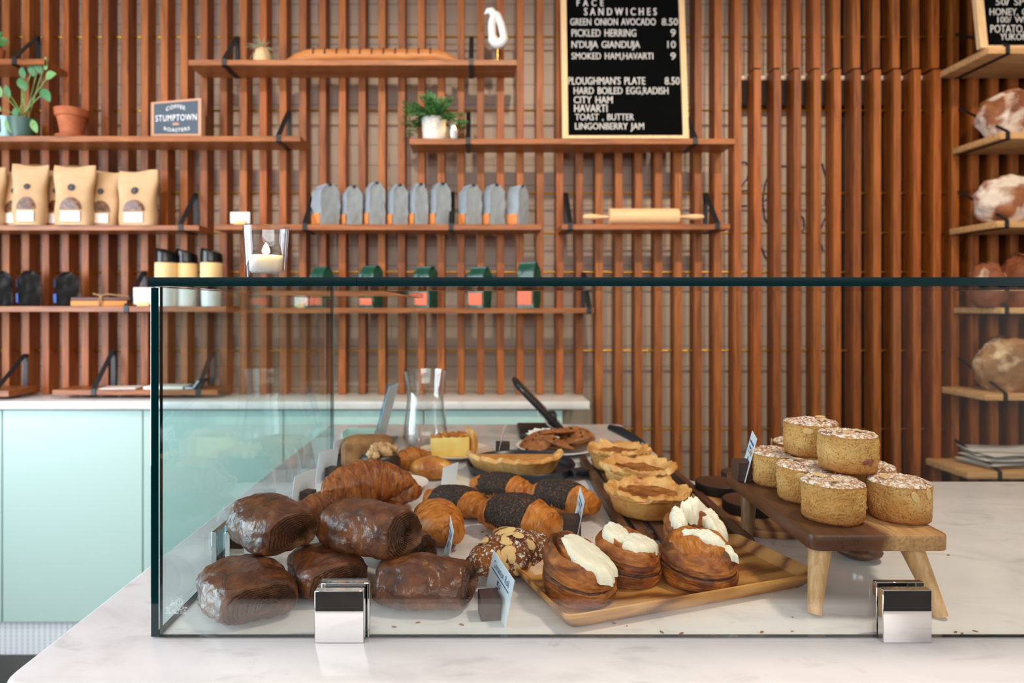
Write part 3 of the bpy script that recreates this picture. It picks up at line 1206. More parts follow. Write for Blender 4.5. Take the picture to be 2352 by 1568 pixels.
def votive(name, label, loc, h, rt, rb, wax_h, z_in, flame=True, group=None):
    t = thing(name, label, 'candle', loc, group=group)
    wl = 0.0035 if h > 0.06 else 0.002
    B().lathe([(0, 0.0), (rb * 0.9, 0.0), (rb, 0.003), (rt, h), (rt - wl, h), (rb - wl, z_in + 0.004), (rb - wl - 0.004, z_in), (0, z_in)], 48).build('glass_cup', m_vessel, t, smooth=50)
    rw = rb - wl - 0.0015
    B().lathe([(0, z_in + 0.0005), (rw - 0.004, z_in + 0.0005), (rw - 0.001, z_in + 0.004), (rw + 0.0005, wax_h), (rw - 0.002, wax_h), (0, wax_h - 0.002)], 40).build('wax', m_wax, t)
    fh = h * 0.20
    B().lathe([(0, wax_h + 0.002), (fh * 0.34, wax_h + fh * 0.25), (fh * 0.38, wax_h + fh * 0.5), (fh * 0.2, wax_h + fh * 0.95), (0, wax_h + fh * 1.25)], 14).build('flame', m_flame, t, smooth=180)
    l = bpy.data.lights.new('candle_light', 'POINT')
    l.energy, l.color, l.shadow_soft_size = (1.5 if h > 0.06 else 0.6), (1.0, 0.68, 0.36), 0.006
    o = bpy.data.objects.new('candle_light', l)
    o.location = Vector(loc) + Vector((0, 0, wax_h + fh * 0.7))
    COL.objects.link(o)
    return t


votive('tealight_candle', 'small lit candle glass between the bushy plant and menu board', (X(1043, 3.12), 3.12, zD), 0.092, 0.026, 0.024, 0.05, 0.006)

# ------------------------------------------------------------------ menu boards
t = thing('menu_board', 'tall black letter menu board with sandwich prices in a pale wood frame', 'menu board', (X(1440, 3.095), 3.095, zD))
y0 = 3.086
x0, x1 = X(1292, y0), X(1582, y0)
lean = R(5.7)
ux, uv = Vector((1, 0, 0)), Vector((0, math.sin(lean), math.cos(lean)))
nb = Vector((0, -math.cos(lean), math.sin(lean)))
Hb, Wb = 0.96, x1 - x0
Ob = Vector((x0, y0, zD + 0.001))
MB_ = Matrix((ux.to_4d(), uv.to_4d(), nb.to_4d(), (0, 0, 0, 1))).transposed()
MB_ = Matrix.Translation(Ob) @ Matrix(((1, 0, 0, 0), (0, uv.y, nb.y, 0), (0, uv.z, nb.z, 0), (0, 0, 0, 1)))
fw = 0.027
b = B()
b.bx((0, 0, -0.018), (fw, Hb, 0.004), M=MB_).bx((Wb - fw, 0, -0.018), (Wb, Hb, 0.004), M=MB_)
b.bx((fw, 0, -0.018), (Wb - fw, fw * 0.55, 0.004), M=MB_).bx((fw, Hb - fw, -0.018), (Wb - fw, Hb, 0.004), M=MB_)
b.build('frame', m_pale, t, world=True)
felt = B().bx((fw, fw * 0.5, -0.014), (Wb - fw, Hb - fw, -0.004), M=MB_).build('felt_panel', m_felt, t, world=True)


def hit(px, py, O_, N_, off=-0.0035):
    d = Vector(((px - VX) / F, 1, -(py - VY) / F))
    o = Vector((0, 0, EZ))
    k = (O_ + N_ * off - o).dot(N_) / d.dot(N_)
    return o + d * k


b = B()


def row(body, xl, xr, yt, yb, sp=1.0):
    O_ = hit(xl, yb, Ob, nb)
    letters(b, body, O_, hit(xr, yb, Ob, nb) - O_, hit(xl, yt, Ob, nb) - O_, sp, 0.0, 0.03 / max(3, len(body)))


row('FACE', 1325, 1386, -1, 14, 1.9)
row('SANDWICHES', 1342, 1508, 18, 35, 1.7)
for body, xl, xr, yt, yb in (('GREEN ONION AVOCADO', 1310, 1506, 42, 58), ('8.50', 1520, 1557, 42, 58), ('PICKLED HERRING', 1313, 1461, 67, 84), ('9', 1540, 1552, 67, 84),
                             ("N'DUJA GIANDUJA", 1313, 1470, 94, 110), ('10', 1533, 1552, 94, 110), ('SMOKED HAM,HAVARTI', 1313, 1500, 121, 136), ('9', 1540, 1552, 121, 137),
                             ("PLOUGHMAN'S PLATE", 1305, 1482, 177, 194), ('8.50', 1527, 1561, 177, 194), ('HARD BOILED EGG,RADISH', 1318, 1535, 200, 216),
                             ('CITY HAM', 1318, 1407, 221, 237), ('HAVARTI', 1319, 1395, 240, 257), ('TOAST , BUTTER', 1321, 1456, 261, 276), ('LINGONBERRY JAM', 1321, 1479, 282, 297)):
    row(body, xl, xr, yt, yb)
b.build('menu_lettering', m_letter, felt, world=Vector(t.location))

# ------------------------------------------------------------------ kraft pouches


def pouch(label, px, pyt, w_px, yy, zshelf, yaw, label_n=True):
    h = (Zc(pyt, yy) - zshelf)
    wd = w_px * yy / F
    t = thing('granola_pouch', label, 'pouch', (X(px, yy), yy, zshelf), (0, 0, yaw), 'kraft granola pouches on the left shelf')
    b = B()
    sd = rnd.random() * 50

    def f(u, v):
        z = h * u
        dp = 0.036 * (1 - u) ** 0.6 * (1 + 0.25 * math.sin(u * 3)) + 0.003
        ww = wd / 2 * (0.86 + 0.14 * u + 0.05 * math.cos(u * 9 + sd))
        a = 2 * PI * v
        c, s_ = math.cos(a), math.sin(a)
        x = ww * (abs(c) ** 0.6) * (1 if c > 0 else -1)
        y = dp * (abs(s_) ** 0.8) * (1 if s_ > 0 else -1)
        k = 0.006 * noise.noise(Vector((x * 14, sd, z * 12))) * (1 if s_ < 0.4 else 0.3)
        return (x, y + k - 0.01 * max(0, u - 0.75) * math.sin(sd), z + 0.006 * u * math.sin(x * 30 + sd))
    b.grid(f, 24, 36, False, True)
    b.add([f(1, k / 36) for k in range(36)], [tuple(range(36))])
    b.add([f(0, k / 36) for k in range(36)], [tuple(range(36))])
    b.build('pouch_body', m_kraft, t, smooth=60)

    def fr(x, z, o=0.0035):
        u = z / h
        dp = 0.036 * (1 - u) ** 0.6 * (1 + 0.25 * math.sin(u * 3)) + 0.003
        ww = wd / 2 * (0.86 + 0.14 * u)
        c = min(0.97, abs(x) / ww)
        s_ = math.sqrt(max(0, 1 - (c ** (1 / 0.6)) ** 2))
        return (x, -dp * s_ ** 0.8 + 0.006 * noise.noise(Vector((x * 14, sd, z * 12))) - o, z)
    # arched window
    b = B()
    wr = wd * 0.27

    def win(u, v):
        a = PI * v
        x = -math.cos(a) * wr * u
        z = h * 0.26 + math.sin(a) * h * 0.20 * u
        return fr(x, z)
    b.grid(win, 6, 17)
    b.build('window', m_granola, t)
    b = B()
    b.grid(lambda u, v: fr(-wr * 0.85 + 1.7 * wr * u, h * (0.06 + 0.17 * v), 0.005), 8, 5)
    b.build('paper_label', m_whitelabel, t)
    b = B()
    b.grid(lambda u, v: fr(math.cos(2 * PI * v) * wd * 0.085 * u, h * 0.63 + math.sin(2 * PI * v) * wd * 0.085 * u, 0.004), 3, 17)
    lg = b.build('round_logo', m_navy, t)
    b = B()
    for a in ((-0.3, -0.5, 0.05, 0.5), (0.0, -0.5, 0.35, -0.35)):
        b.grid(lambda u, v: fr(wd * 0.085 * (a[0] + (a[2] - a[0]) * u + 0.1 * (v - 0.5)), h * 0.63 + wd * 0.085 * (a[1] + (a[3] - a[1]) * u), 0.0045), 3, 2)
    b.build('logo_mark', m_kraft, lg)
    return t


pouch('kraft pouch cut off by the left edge of the photo', -24, 386, 70, 3.11, zE, 0.15)
pouch('pale kraft pouch half hidden behind the first full pouch at far left', 42, 392, 66, 3.16, zE, -0.12)
pouch('pale front kraft pouch with squared fold, nearest the left edge', 70, 379, 78, 3.105, zE, 0.1)
pouch('kraft pouch mostly hidden behind the pouch with curled top', 138, 391, 68, 3.175, zE, -0.15)
pouch('front kraft pouch with its top curling to the right', 172, 382, 92, 3.105, zE, 0.05)
pouch('shaded kraft pouch tucked behind the curled pouch, second from right', 238, 394, 76, 3.165, zE, 0.1)
pouch('rightmost kraft pouch standing free on the left shelf', 318, 393, 96, 3.13, zE, -0.08)

# ------------------------------------------------------------------ gusseted coffee bags


def coffee_bag(name, label, cat, px, pyt, yy, zs, a, d, yaw, mats, group, lab=(0.12, 0.42), tie=True, foldback=0.0):
    """a = label face width, d = side width"""
    h = Zc(pyt, yy) - zs
    t = thing(name, label, cat, (X(px, yy), yy, zs), (0, 0, yaw), group)
    sd = rnd.random() * 90
    b = B()
    sq = [(-1, -1), (1, -1), (1, 1), (-1, 1)]
    ring = []
    for i in range(4):
        p0, p1 = sq[i], sq[(i + 1) % 4]
        for k in range(8):
            f = k / 8
            ring.append((p0[0] + (p1[0] - p0[0]) * f, p0[1] + (p1[1] - p0[1]) * f))

    def f(u, v):
        i = int(round(v * 32)) % 32
        x, y = ring[i]
        u2 = min(1, u / 0.86)
        pin = 1 - max(0, (u2 - 0.86) / 0.14) * 0.55
        bul = 1 + 0.045 * math.sin(PI * min(1, u * 1.1))
        z = h * 0.97 * u2 + (h * 0.03 if u > 0.86 else 0) * (u - 0.86) / 0.14
        xx = x * a / 2 * (bul if abs(y) > 0.99 else bul * 0.985)
        yv = y * d / 2 * pin * bul
        if abs(x) > 0.99:
            xx -= math.copysign((1 - pin) * 0.012 * (1 - abs(y)), x)
        n_ = 0.0035 * noise.noise(Vector((x * 3 + sd, y * 3, z * 26)))
        return (xx + n_, yv + n_ * (1 if pin > 0.5 else 0.2), z)
    b.grid(lambda u, v: f(u, v), 26, 32, False, True)
    b.add([f(1, k / 32) for k in range(32)], [tuple(range(32))])
    b.add([f(0, k / 32) for k in range(32)], [tuple(range(32))])
    b.build('bag_body', mats[0], t, smooth=50)
    if lab:
        q = B()
        q.grid(lambda u, v: (-a * 0.44 + a * 0.88 * u, -d / 2 * (1 + 0.045 * math.sin(PI * min(1, (lab[0] + (lab[1] - lab[0]) * v) * 1.1))) - 0.0045, h * (lab[0] + (lab[1] - lab[0]) * v)), 5, 5)
        q.build('label', mats[1], t)
    if tie:
        q = B()
        q.bx((-a * 0.5, -0.007, h * 0.965), (a * 0.5, 0.007, h * 1.01))
        q.tube([(a * 0.5, 0, h * 0.99), (a * 0.56, -0.005, h * 0.985), (a * 0.5, -0.008, h * 0.97)], 0.0025, 6)
        q.build('tin_tie', mats[2], t, bevel=0.002)
    return t


YG = 3.155
gl_, gw_, gt_ = [715, 783, 835, 888, 937, 985, 1053, 1108, 1165], [66, 50, 50, 49, 46, 50, 53, 50, 47], [426, 430, 421, 426, 424, 423, 427, 426, 428]
for i in range(9):
    w = gw_[i] * YG / F
    yaw = R(-52) if gw_[i] > 60 else R(-60)
    if i == 8:
        yaw = R(-48)
    a = 0.105 if gw_[i] > 60 else 0.078
    c, s_ = math.cos(yaw), abs(math.sin(yaw))
    d = (w - a * c) / s_
    coffee_bag('coffee_bag', ORD[i] + ' blue grey coffee bag with orange label, in a row of nine', 'coffee bag',
               gl_[i] + gw_[i] / 2, gt_[i], YG, zF, a, d, yaw, (m_greybag, m_orange, m_black), 'blue grey coffee bags on the middle shelf', (0.03, 0.29))
gpx, gpt, gpw = [740, 853, 978, 1102, 1214], [613, 611, 613, 614, 603], [64, 68, 64, 66, 67]
for i in range(5):
    coffee_bag('coffee_bag', ['leftmost', 'second from left', 'middle', 'second from right', 'tallest and rightmost'][i] + ' dark green coffee bag with coral label', 'coffee bag',
               gpx[i], gpt[i], YG, zI, 0.088, 0.068, R(-34), (m_greenbag, m_coral, m_black), 'dark green coffee bags on the lower shelf', (0.07, 0.37))
for i, (px, pt) in enumerate(((2, 623), (66, 622), (152, 625))):
    t = coffee_bag('coffee_bag', ['black coffee bag cut by the left photo edge, lower left shelf', 'middle glossy black coffee bag on the lower left shelf',
                                  'black coffee bag standing right of the others, near wood bundle'][i], 'coffee bag',
                   px, pt, YG, zH, 0.085, 0.082, R(-48), (m_blackbag, m_bluelabel if i != 0 else m_bluelabel, m_black), 'black coffee bags on the lower left shelf', (0.1, 0.36))
    a, d = 0.085, 0.082
    q = B()
    q.grid(lambda u, v: (a * (-0.44 + 0.88 * u), -d / 2 * 1.045 - 0.0045, 0.165 * (0.55 + 0.25 * v)), 4, 4)
    q.build('printed_panel', m_navy, t)

# ------------------------------------------------------------------ small shelf goods


def price_holder(label, px, pyt, w_px, yy, zs, base=True):
    t = thing('price_card', label, 'price card', (X(px, yy), yy, zs))
    w, h = w_px * yy / F, Zc(pyt, yy) - zs
    cd = B().bx((-w / 2, -0.004, 0.008), (w / 2, -0.001, h)).build('card', m_whitelabel, t, bevel=0.001, seg=1)
    B().bx((-w * 0.3, -0.012, 0), (w * 0.3, 0.008, 0.022)).build('base', m_cream, t, bevel=0.002)
    b = B()
    for k, ww in enumerate((0.7, 0.5)):
        b.bx((-w * ww / 2, -0.0048, h * (0.72 - 0.16 * k)), (w * ww / 2, -0.0041, h * (0.75 - 0.16 * k)))
    b.build('writing', m_potblue, cd)


price_holder('small white price card at the left end of the grey bag shelf', 552, 487, 45, 3.12, zF)
price_holder('white price card on yellow base beside the twine tied bundle', 330, 660, 46, 3.11, zH)
price_holder('small white price card among the green coffee bags', 692, 682, 30, 3.10, zI)

t = thing('wood_bundle', 'pair of wooden boards tied with jute twine on lower left shelf', 'wood bundle', (X(241, 3.13), 3.13, zH))
w = 132 * 3.13 / F
B().bx((-w / 2, -0.045, 0), (w / 2 * 0.93, 0.045, 0.026)).build('lower_board', m_amber, t, bevel=0.003)
B().bx((-w / 2, -0.043, 0.0265), (w / 2, 0.043, 0.042)).build('upper_board', m_darkboard, t, bevel=0.003)
b = B()
loop = [(0.0, -0.05, 0.0), (0.0, -0.049, 0.03), (0.0, -0.03, 0.05), (0.0, 0.03, 0.05), (0.0, 0.049, 0.03)]
b.tube(loop, 0.0035, 7)
b.tube([(0, -0.03, 0.05), (-0.035, -0.035, 0.06), (-0.045, -0.02, 0.058), (-0.02, -0.01, 0.054), (0.0, -0.03, 0.052)], 0.003, 7)
b.tube([(0, -0.03, 0.05), (0.03, -0.035, 0.058), (0.07, -0.02, 0.052), (0.12, -0.01, 0.047)], 0.003, 7)
b.tube([(0, -0.03, 0.052), (0.012, -0.052, 0.03), (0.008, -0.054, 0.006)], 0.003, 7)
b.build('twine', m_twine, t)

for i, px in enumerate((382, 429, 486)):
    yy = 3.12 + 0.045 * (i == 1)
    t = thing('travel_tumbler', ['leftmost cream travel tumbler with slanted black lid', 'middle tumbler with black lid, close behind the first one',
                                 'rightmost cream tumbler with black lid, standing apart'][i], 'tumbler', (X(px, yy), yy, zH), (0, 0, R((-20, 15, -5)[i])), 'cream tumblers on the lower left shelf')
    r = 0.0505
    B().lathe([(0, 0), (r * 0.9, 0), (r * 0.94, 0.09), (r * 0.96, 0.105)], 32).build('lower_body', m_ceramic, t)
    B().lathe([(r * 0.97, 0.104), (r, 0.106), (r, 0.205), (r * 0.97, 0.207)], 32).build('cream_band', m_cream, t)
    b = B()

    def lid(u, v):
        a = 2 * PI * v
        prof = [(1.0, 0.0), (1.02, 0.004), (1.0, 0.03), (0.97, 0.052), (0.9, 0.058), (0.0, 0.05)]
        k = u * 5
        i0 = min(4, int(k))
        f = k - i0
        rr = prof[i0][0] + (prof[i0 + 1][0] - prof[i0][0]) * f
        zz = prof[i0][1] + (prof[i0 + 1][1] - prof[i0][1]) * f
        return (r * rr * math.cos(a), r * rr * math.sin(a), 0.207 + zz * (1 - 0.25 * math.cos(a)))
    b.grid(lid, 26, 32, False, True)
    b.build('lid', m_blackgloss, t)

# rolling pin
t = thing('rolling_pin', 'pale wooden rolling pin with dimpled barrel and slim handles', 'rolling pin', (X(1478, 3.13), 3.13, zG))
s = 3.13 / F
r = 19 * s
bl = (1558 - 1397) / 2 * s
RX = Matrix.Translation((0, 0, r)) @ Matrix.Rotation(R(90), 4, 'Y')
b = B()


def barrel(u, v):
    x = -bl + 2 * bl * u
    k = 1 + 0.05 * (math.sin(u * PI * 44) * math.sin(v * 2 * PI * 18))
    e = min(1, (0.5 - abs(u - 0.5)) / 0.015)
    rr = r * k * (0.9 + 0.1 * e) if u not in (0, 1) else r * 0.3
    return (rr * math.cos(2 * PI * v), rr * math.sin(2 * PI * v), x)


b.grid(barrel, 89, 72, False, True, M=RX)
b.build('barrel', m_beech, t)
for sg in (-1, 1):
    pr = [(0, bl), (0.008, bl), (0.0085, bl + 0.03), (0.0135, bl + 0.06), (0.0145, bl + 0.085), (0.012, bl + 0.112), (0.006, bl + 0.121), (0, bl + 0.122)]
    B().lathe([(a, sg * z) for a, z in pr], 24, M=RX).build('handle', m_beech, t)

# papers and tray on the low shelf
t = thing('paper_tray', 'thin white tray of papers on the low shelf behind the glass corner', 'tray', (X(385, 3.12), 3.12, zJ))
B().bx((X(336, 3.12) - t.location.x, -0.03, 0.0), (X(426, 3.12) - t.location.x, 0.09, 0.014)).build('white_pad', m_whitelabel, t, bevel=0.002)
b = B().bx((X(425, 3.12) - t.location.x, -0.02, 0.002), (X(448, 3.12) - t.location.x, 0.09, 0.010))
b.build('cover_flap', m_steel, t)
Mx = Matrix.Translation((X(447, 3.12) - t.location.x, 0, 0.006)) @ Matrix.Rotation(R(-52), 4, 'Y')
B().bx((0, -0.02, -0.004), (0.045, 0.09, 0.004), M=Mx).build('tilted_edge', m_steel, t)
o = B().bx((-0.085, -0.02, 0), (0.085, 0.085, 0.005)).build('paper_sheet', m_whitelabel, loc=(X(272, 3.12), 3.12, zJ), rot=(0, 0, 0.1))
tag(o, 'flat pale paper lying on the low shelf beside the black bracket', 'paper')

# ------------------------------------------------------------------ bread shelves (right)


def bread_shelf(label, pxl, pyt, pyb, yf, strap, group='pale bread shelves on the right'):
    x0, zt, zb = X(pxl, yf), Zc(pyt, yf), Zc(pyb, yf)
    t = thing('bread_shelf', label, 'shelf', (x0 + 0.4, YS, zb), group=group)
    B().bx((x0, yf, zb), (3.55, YS - 0.0005, zt)).build('board', m_oak, t, bevel=0.003, world=True)
    if strap:
        pxf, pxt, pyt2 = strap
        xb = X(pxf, yf)
        ztop = Zc(pyt2, YS)
        q = B()
        w = 0.009
        q.bx((xb - w, yf - 0.004, zb - 0.004), (xb + w, yf, zt + 0.004)).bx((xb - w, yf - 0.004, zb - 0.004), (xb + w, YS - 0.001, zb))
        q.tube([(xb, yf - 0.001, zt + 0.004), (xb, YS - 0.006, ztop)], 0.0065, 8)
        q.build('bracket', m_black, t, world=True)
    return zt


Y1 = 2.93
r1 = bread_shelf('topmost pale bread shelf holding the cut off menu board', 2270, 107, 123, Y1, (2314, 0, 80))
r2 = bread_shelf('pale shelf with the flour dusted round loaf, below the right menu board', 2297, 304, 319, Y1 + 0.02, (2314, 0, 250))
r3 = bread_shelf('pale shelf with the blotchy brown loaf, third from top', 2290, 507, 522, Y1 + 0.02, (2312, 0, 440))
r4 = bread_shelf('pale shelf with the dark loaves, level with the glass top', 2300, 706, 720, Y1 + 0.02, (2312, 0, 640))
r5 = bread_shelf('pale shelf with the leaning seeded loaf, seen through the glass', 2264, 905, 920, 2.96, (2309, 0, 822))
r6 = bread_shelf('lowest pale shelf with white paper bags', 2222, 1084, 1100, 2.97, (2296, 0, 1010))

t = thing('menu_board', 'menu board cut off by the right edge, standing on the bread shelf', 'menu board', (2.3, Y1 + 0.02, r1))
y0 = Y1 + 0.02
x0 = X(2253, y0)
Hb, Wb = 0.8, 0.62
lean = R(7)
uv = Vector((0, math.sin(lean), math.cos(lean)))
nb = Vector((0, -math.cos(lean), math.sin(lean)))
Ob = Vector((x0 - 0.005, y0, r1 + 0.001))
MB_ = Matrix.Translation(Ob) @ Matrix(((1, 0, 0, 0), (0, uv.y, nb.y, 0), (0, uv.z, nb.z, 0), (0, 0, 0, 1)))
b = B()
fw = 0.036
b.bx((0, 0, -0.018), (fw, Hb, 0.004), M=MB_).bx((Wb - fw, 0, -0.018), (Wb, Hb, 0.004), M=MB_)
b.bx((fw, 0, -0.018), (Wb - fw, 0.012, 0.004), M=MB_).bx((fw, Hb - fw, -0.018), (Wb - fw, Hb, 0.004), M=MB_)
b.build('frame', m_pale, t, world=True)
felt = B().bx((fw, 0.01, -0.014), (Wb - fw, Hb - fw, -0.004), M=MB_).build('felt_panel', m_felt, t, world=True)
b = B()
for body, xl, xr, yt, yb in (('50/ SPELT', 2287, 2392, -4, 12), ('HONEY, OAT', 2273, 2385, 19, 35), ('100/ WHEAT', 2291, 2400, 38, 52), ('POTATO,', 2275, 2352, 57, 75), ('YUKON GOLD', 2297, 2420, 77, 92)):
    row(body, xl, xr, yt, yb)
b.build('menu_lettering', m_letter, felt, world=Vector(t.location))


def loaf(label, px, pyt, w_px, yy, zs, mat, seed, depth=0.2, tilt=0.0, slash=True, dz=0.0):
    h = Zc(pyt, yy) - zs
    w = w_px * yy / F
    o = thing('bread_loaf', label, 'bread', (X(px, yy), yy, zs), (0, tilt, 0))
    b = B()

    def f(u, v):
        th, ph = PI * u, 2 * PI * v
        p = Vector((math.sin(th) * math.cos(ph), math.sin(th) * math.sin(ph), -math.cos(th)))
        k = 1 + 0.10 * fbm(p, 1.6, seed) + 0.03 * fbm(p, 6, seed)
        z = p.z
        z = z * 0.5 + 0.5 if z > -0.75 else 0.125
        g = -0.06 * math.exp(-((p.x * 0.8 + p.y * 0.5 + 0.25 * math.sin(p.y * 3)) / 0.09) ** 2) * (p.z > 0.1) if slash else 0
        return (p.x * w / 2 * k, p.y * depth / 2 * k, max(0.0, (z - 0.125) / 0.875 * h * (1 + (k - 1) * 0.7 + g)))
    b.grid(f, 40, 64, False, True)
    b.build('crust', mat, o, smooth=180)
    if slash:
        q = B()

        def g(u, v):
            y = (u - 0.5) * 1.25
            x = -(0.5 * y + 0.25 * math.sin(y * 3)) / 0.8 + (v - 0.5) * 0.2 * math.cos(PI * (u - 0.5))
            r2_ = min(0.98, x * x + y * y)
            z = math.sqrt(1 - r2_)
            p = Vector((x, y, z))
            k = 1 + 0.10 * fbm(p, 1.6, seed) + 0.03 * fbm(p, 6, seed)
            return (x * w / 2 * k, y * depth / 2 * k, ((z * 0.5 + 0.5) - 0.125) / 0.875 * h * (1 + (k - 1) * 0.7) + 0.006)
        q.grid(g, 16, 6)
        q.build('scored_cut', m_bread2 if mat is not m_bread2 else m_bread, o, smooth=180)
    return o


loaf('round flour dusted loaf beneath the right menu board', 2330, 209, 165, 3.06, r2, m_bread, 3.3)
loaf('blotchy dark brown loaf on the third bread shelf', 2325, 402, 170, 3.06, r3, m_bread, 8.1)
loaf('front dark loaf at left on the shelf behind the glass top edge', 2268, 604, 78, 3.03, r4, m_bread2, 5.2, 0.16)
loaf('large dark loaf beside the smaller one behind the glass top edge', 2345, 588, 95, 3.07, r4, m_bread2, 12.4, 0.2)
loaf('seeded pale brown loaf leaning on the bread shelf seen through the glass', 2318, 776, 150, 3.08, r5, m_bread3, 9.9, 0.2)
b = B()
for i in range(9):
    M_ = Matrix.Translation((rnd.uniform(-0.02, 0.05), rnd.uniform(-0.01, 0.03), 0.004 + i * 0.0085)) @ Matrix.Rotation(rnd.uniform(-0.3, 0.3), 4, 'Z') @ Matrix.Rotation(rnd.uniform(-0.05, 0.05), 4, 'Y')
    b.grid(lambda u, v: (-0.13 + 0.3 * u, -0.09 + 0.17 * v, 0.006 * math.sin(u * 5 + i) * u + 0.004 * v * math.sin(i * 2.0)), 12, 8, M=M_)
o = b.build('paper_bags', m_whitelabel, loc=(X(2290, 3.1), 3.1, r6 + 0.004))
tag(o, 'loose stack of white paper bags on the lowest bread shelf', 'paper bags', kind='stuff')
# ------------------------------------------------------------------ front counter
YG0 = 0.85                                     # front glass
CF, CB, CLB = 0.745, 1.623, 2.42               # counter front, back of the right part, back of the left leg
CLX, CRX = -0.552, 0.524
TH = 0.03
poly = [(CLX, CF), (1.9, CF), (1.9, CB), (CRX, CB), (CRX, CLB), (CLX, CLB)]


def rounded(poly, rr):
    out = []
    n = len(poly)
    for i, p in enumerate(poly):
        a, c = Vector(poly[i - 1]), Vector(poly[(i + 1) % n])
        p = Vector(p)
        d0, d1 = (a - p).normalized(), (c - p).normalized()
        s0, s1 = p + d0 * rr, p + d1 * rr
        for k in range(7):
            f = k / 6
            out.append(tuple(s0.lerp(p, f).lerp(p.lerp(s1, f), f)))
    return out


o = B().prism(rounded(poly, 0.03), CZ - TH, CZ).build('countertop', m_marble, bevel=0.006, seg=3)
tag(o, 'white marble display counter in the foreground carrying the glass case', 'countertop')
b = B()
b.prism([(CLX + 0.06, CF + 0.07), (1.85, CF + 0.07), (1.85, CB - 0.06), (CRX - 0.05, CB - 0.06), (CRX - 0.05, CLB - 0.05), (CLX + 0.06, CLB - 0.05)], FZ, CZ - TH - 0.0005)
tag(b.build('counter_base', m_darkpaint), 'dark body of the display counter under the marble', 'counter')

# ------------------------------------------------------------------ glass case
TG = 0.012
zt0, zt1 = 1.4882, 1.4998
xl = -0.4284
t = thing('glass_case', 'clear glass display case with teal edges standing on the marble counter', 'display case', (xl, YG0, CZ))
yb_ = 1.87


def pane(a, c, axis, name, edge=m_edge, sheet=m_sheet):
    """axis: thin direction; its two faces are sheet glass, the rim is the dark green edge"""
    mi = [1] * 6
    mi[axis * 2] = mi[axis * 2 + 1] = 0
    return B().bx(a, c, mi).build(name, [sheet, edge], t, world=True, smooth=0, bevel=0.001 if axis == 0 else 0, seg=1)


z0 = CZ + 0.0015
pane((xl + TG + 0.0005, YG0, z0), (1.6, YG0 + 0.008, zt0 - 0.001), 1, 'front_pane')
pane((xl, YG0, z0), (xl + TG, yb_, zt0 - 0.001), 0, 'side_pane', m_edge, m_sheet_side)
pane((xl + TG + 0.0005, yb_ - 0.008, z0), (-0.182, yb_, zt0 - 0.001), 1, 'back_pane', m_edge2)
pane((xl - 0.002, YG0 - 0.002, zt0), (-0.16, yb_, zt1), 2, 'top_pane')
pane((-0.1595, YG0 - 0.002, zt0), (1.6, 1.09, zt1), 2, 'top_pane')
# sandblasted stamp on the side pane, read from inside it is reversed
b = B()
yst = YG0 - 0.0006


def et(body, pxl, pxr, pt, pb, sp=1.0):
    O_ = W(pxr, pb, yst)
    letters(b, body, O_, W(pxl, pb, yst) - O_, W(pxr, pt, yst) - O_, sp)


et('ANSI Z 97.1 - 2015', 380, 430, 1393, 1398)
et('16 CFR 1201 CII', 383, 426, 1399, 1404)
et('SGCC 3089 3/8UA', 380, 428, 1405, 1410)
et('LASS', 390, 405, 1386, 1391)
c = W(412, 1382, yst)
sx = YG0 / F
for rr in (8, 6):
    pts = [c + Vector((math.cos(2 * PI * k / 24) * rr * sx, 0, math.sin(2 * PI * k / 24) * rr * sx)) for k in range(25)]
    b.tube(pts, 0.35 * sx, 4)
et('T', 408, 415, 1379, 1386)
for py in (1379, 1382, 1385):
    b.bx(W(393, py, yst), W(405, py + 0.6, yst + 0.0002))
pts = [W(a, q, yst) for a, q in ((391, 1376), (394, 1369), (396, 1374), (400, 1368), (401, 1374), (407, 1370), (410, 1374), (418, 1366), (419, 1374))]
b.tube(pts, 0.35 * sx, 4)
b.build('etched_stamp', m_etch, t, world=True, smooth=0)


def clamp_front(label, pxl, pxr, pyt, pyb):
    x0, x1 = X(pxl, YG0 - 0.008), X(pxr, YG0 - 0.008)
    h = Zc(pyt, YG0 - 0.008) - CZ
    o = thing('glass_clamp', label, 'clamp', ((x0 + x1) / 2, YG0 - 0.006, CZ), group='chrome glass clamps')
    w = (x1 - x0) / 2
    B().bx((-w, -0.006, 0), (w, -0.0002 + 0.006 - 0.0003, h)).build('outer_plate', m_chrome, o, bevel=0.0008, seg=1)
    B().bx((-w + 0.004, 0.0143, 0), (w + 0.004, 0.024, h + 0.0015)).build('inner_plate', m_chrome, o, bevel=0.0008, seg=1)
    return o


clamp_front('square chrome clamp holding the front glass below the chocolate pastries', 724, 837, 1354, 1472)
clamp_front('square chrome clamp on the front glass before the muffin stand', 2024, 2136, 1352, 1470)
# clamp on the side pane
yl = 1.10
o = thing('glass_clamp', 'dark chrome clamp on the left side pane behind the chocolate pastries', 'clamp', (xl + TG / 2, yl, CZ), group='chrome glass clamps')
B().bx((TG / 2 + 0.0005, -0.034, 0), (TG / 2 + 0.0095, 0.034, 0.064)).build('inner_plate', m_chrome, o, bevel=0.0008, seg=1)
B().bx((-TG / 2 - 0.0095, -0.034, 0), (-TG / 2 - 0.0005, 0.034, 0.064)).build('outer_plate', m_chrome, o, bevel=0.0008, seg=1)

votive('votive_candle', 'lit candle in a clear glass cup on top of the glass case', (X(611, 0.95), 0.95, zt1 + 0.0002), 0.0775, 0.0325, 0.0285, 0.036, 0.010)

# ------------------------------------------------------------------ pastry builders


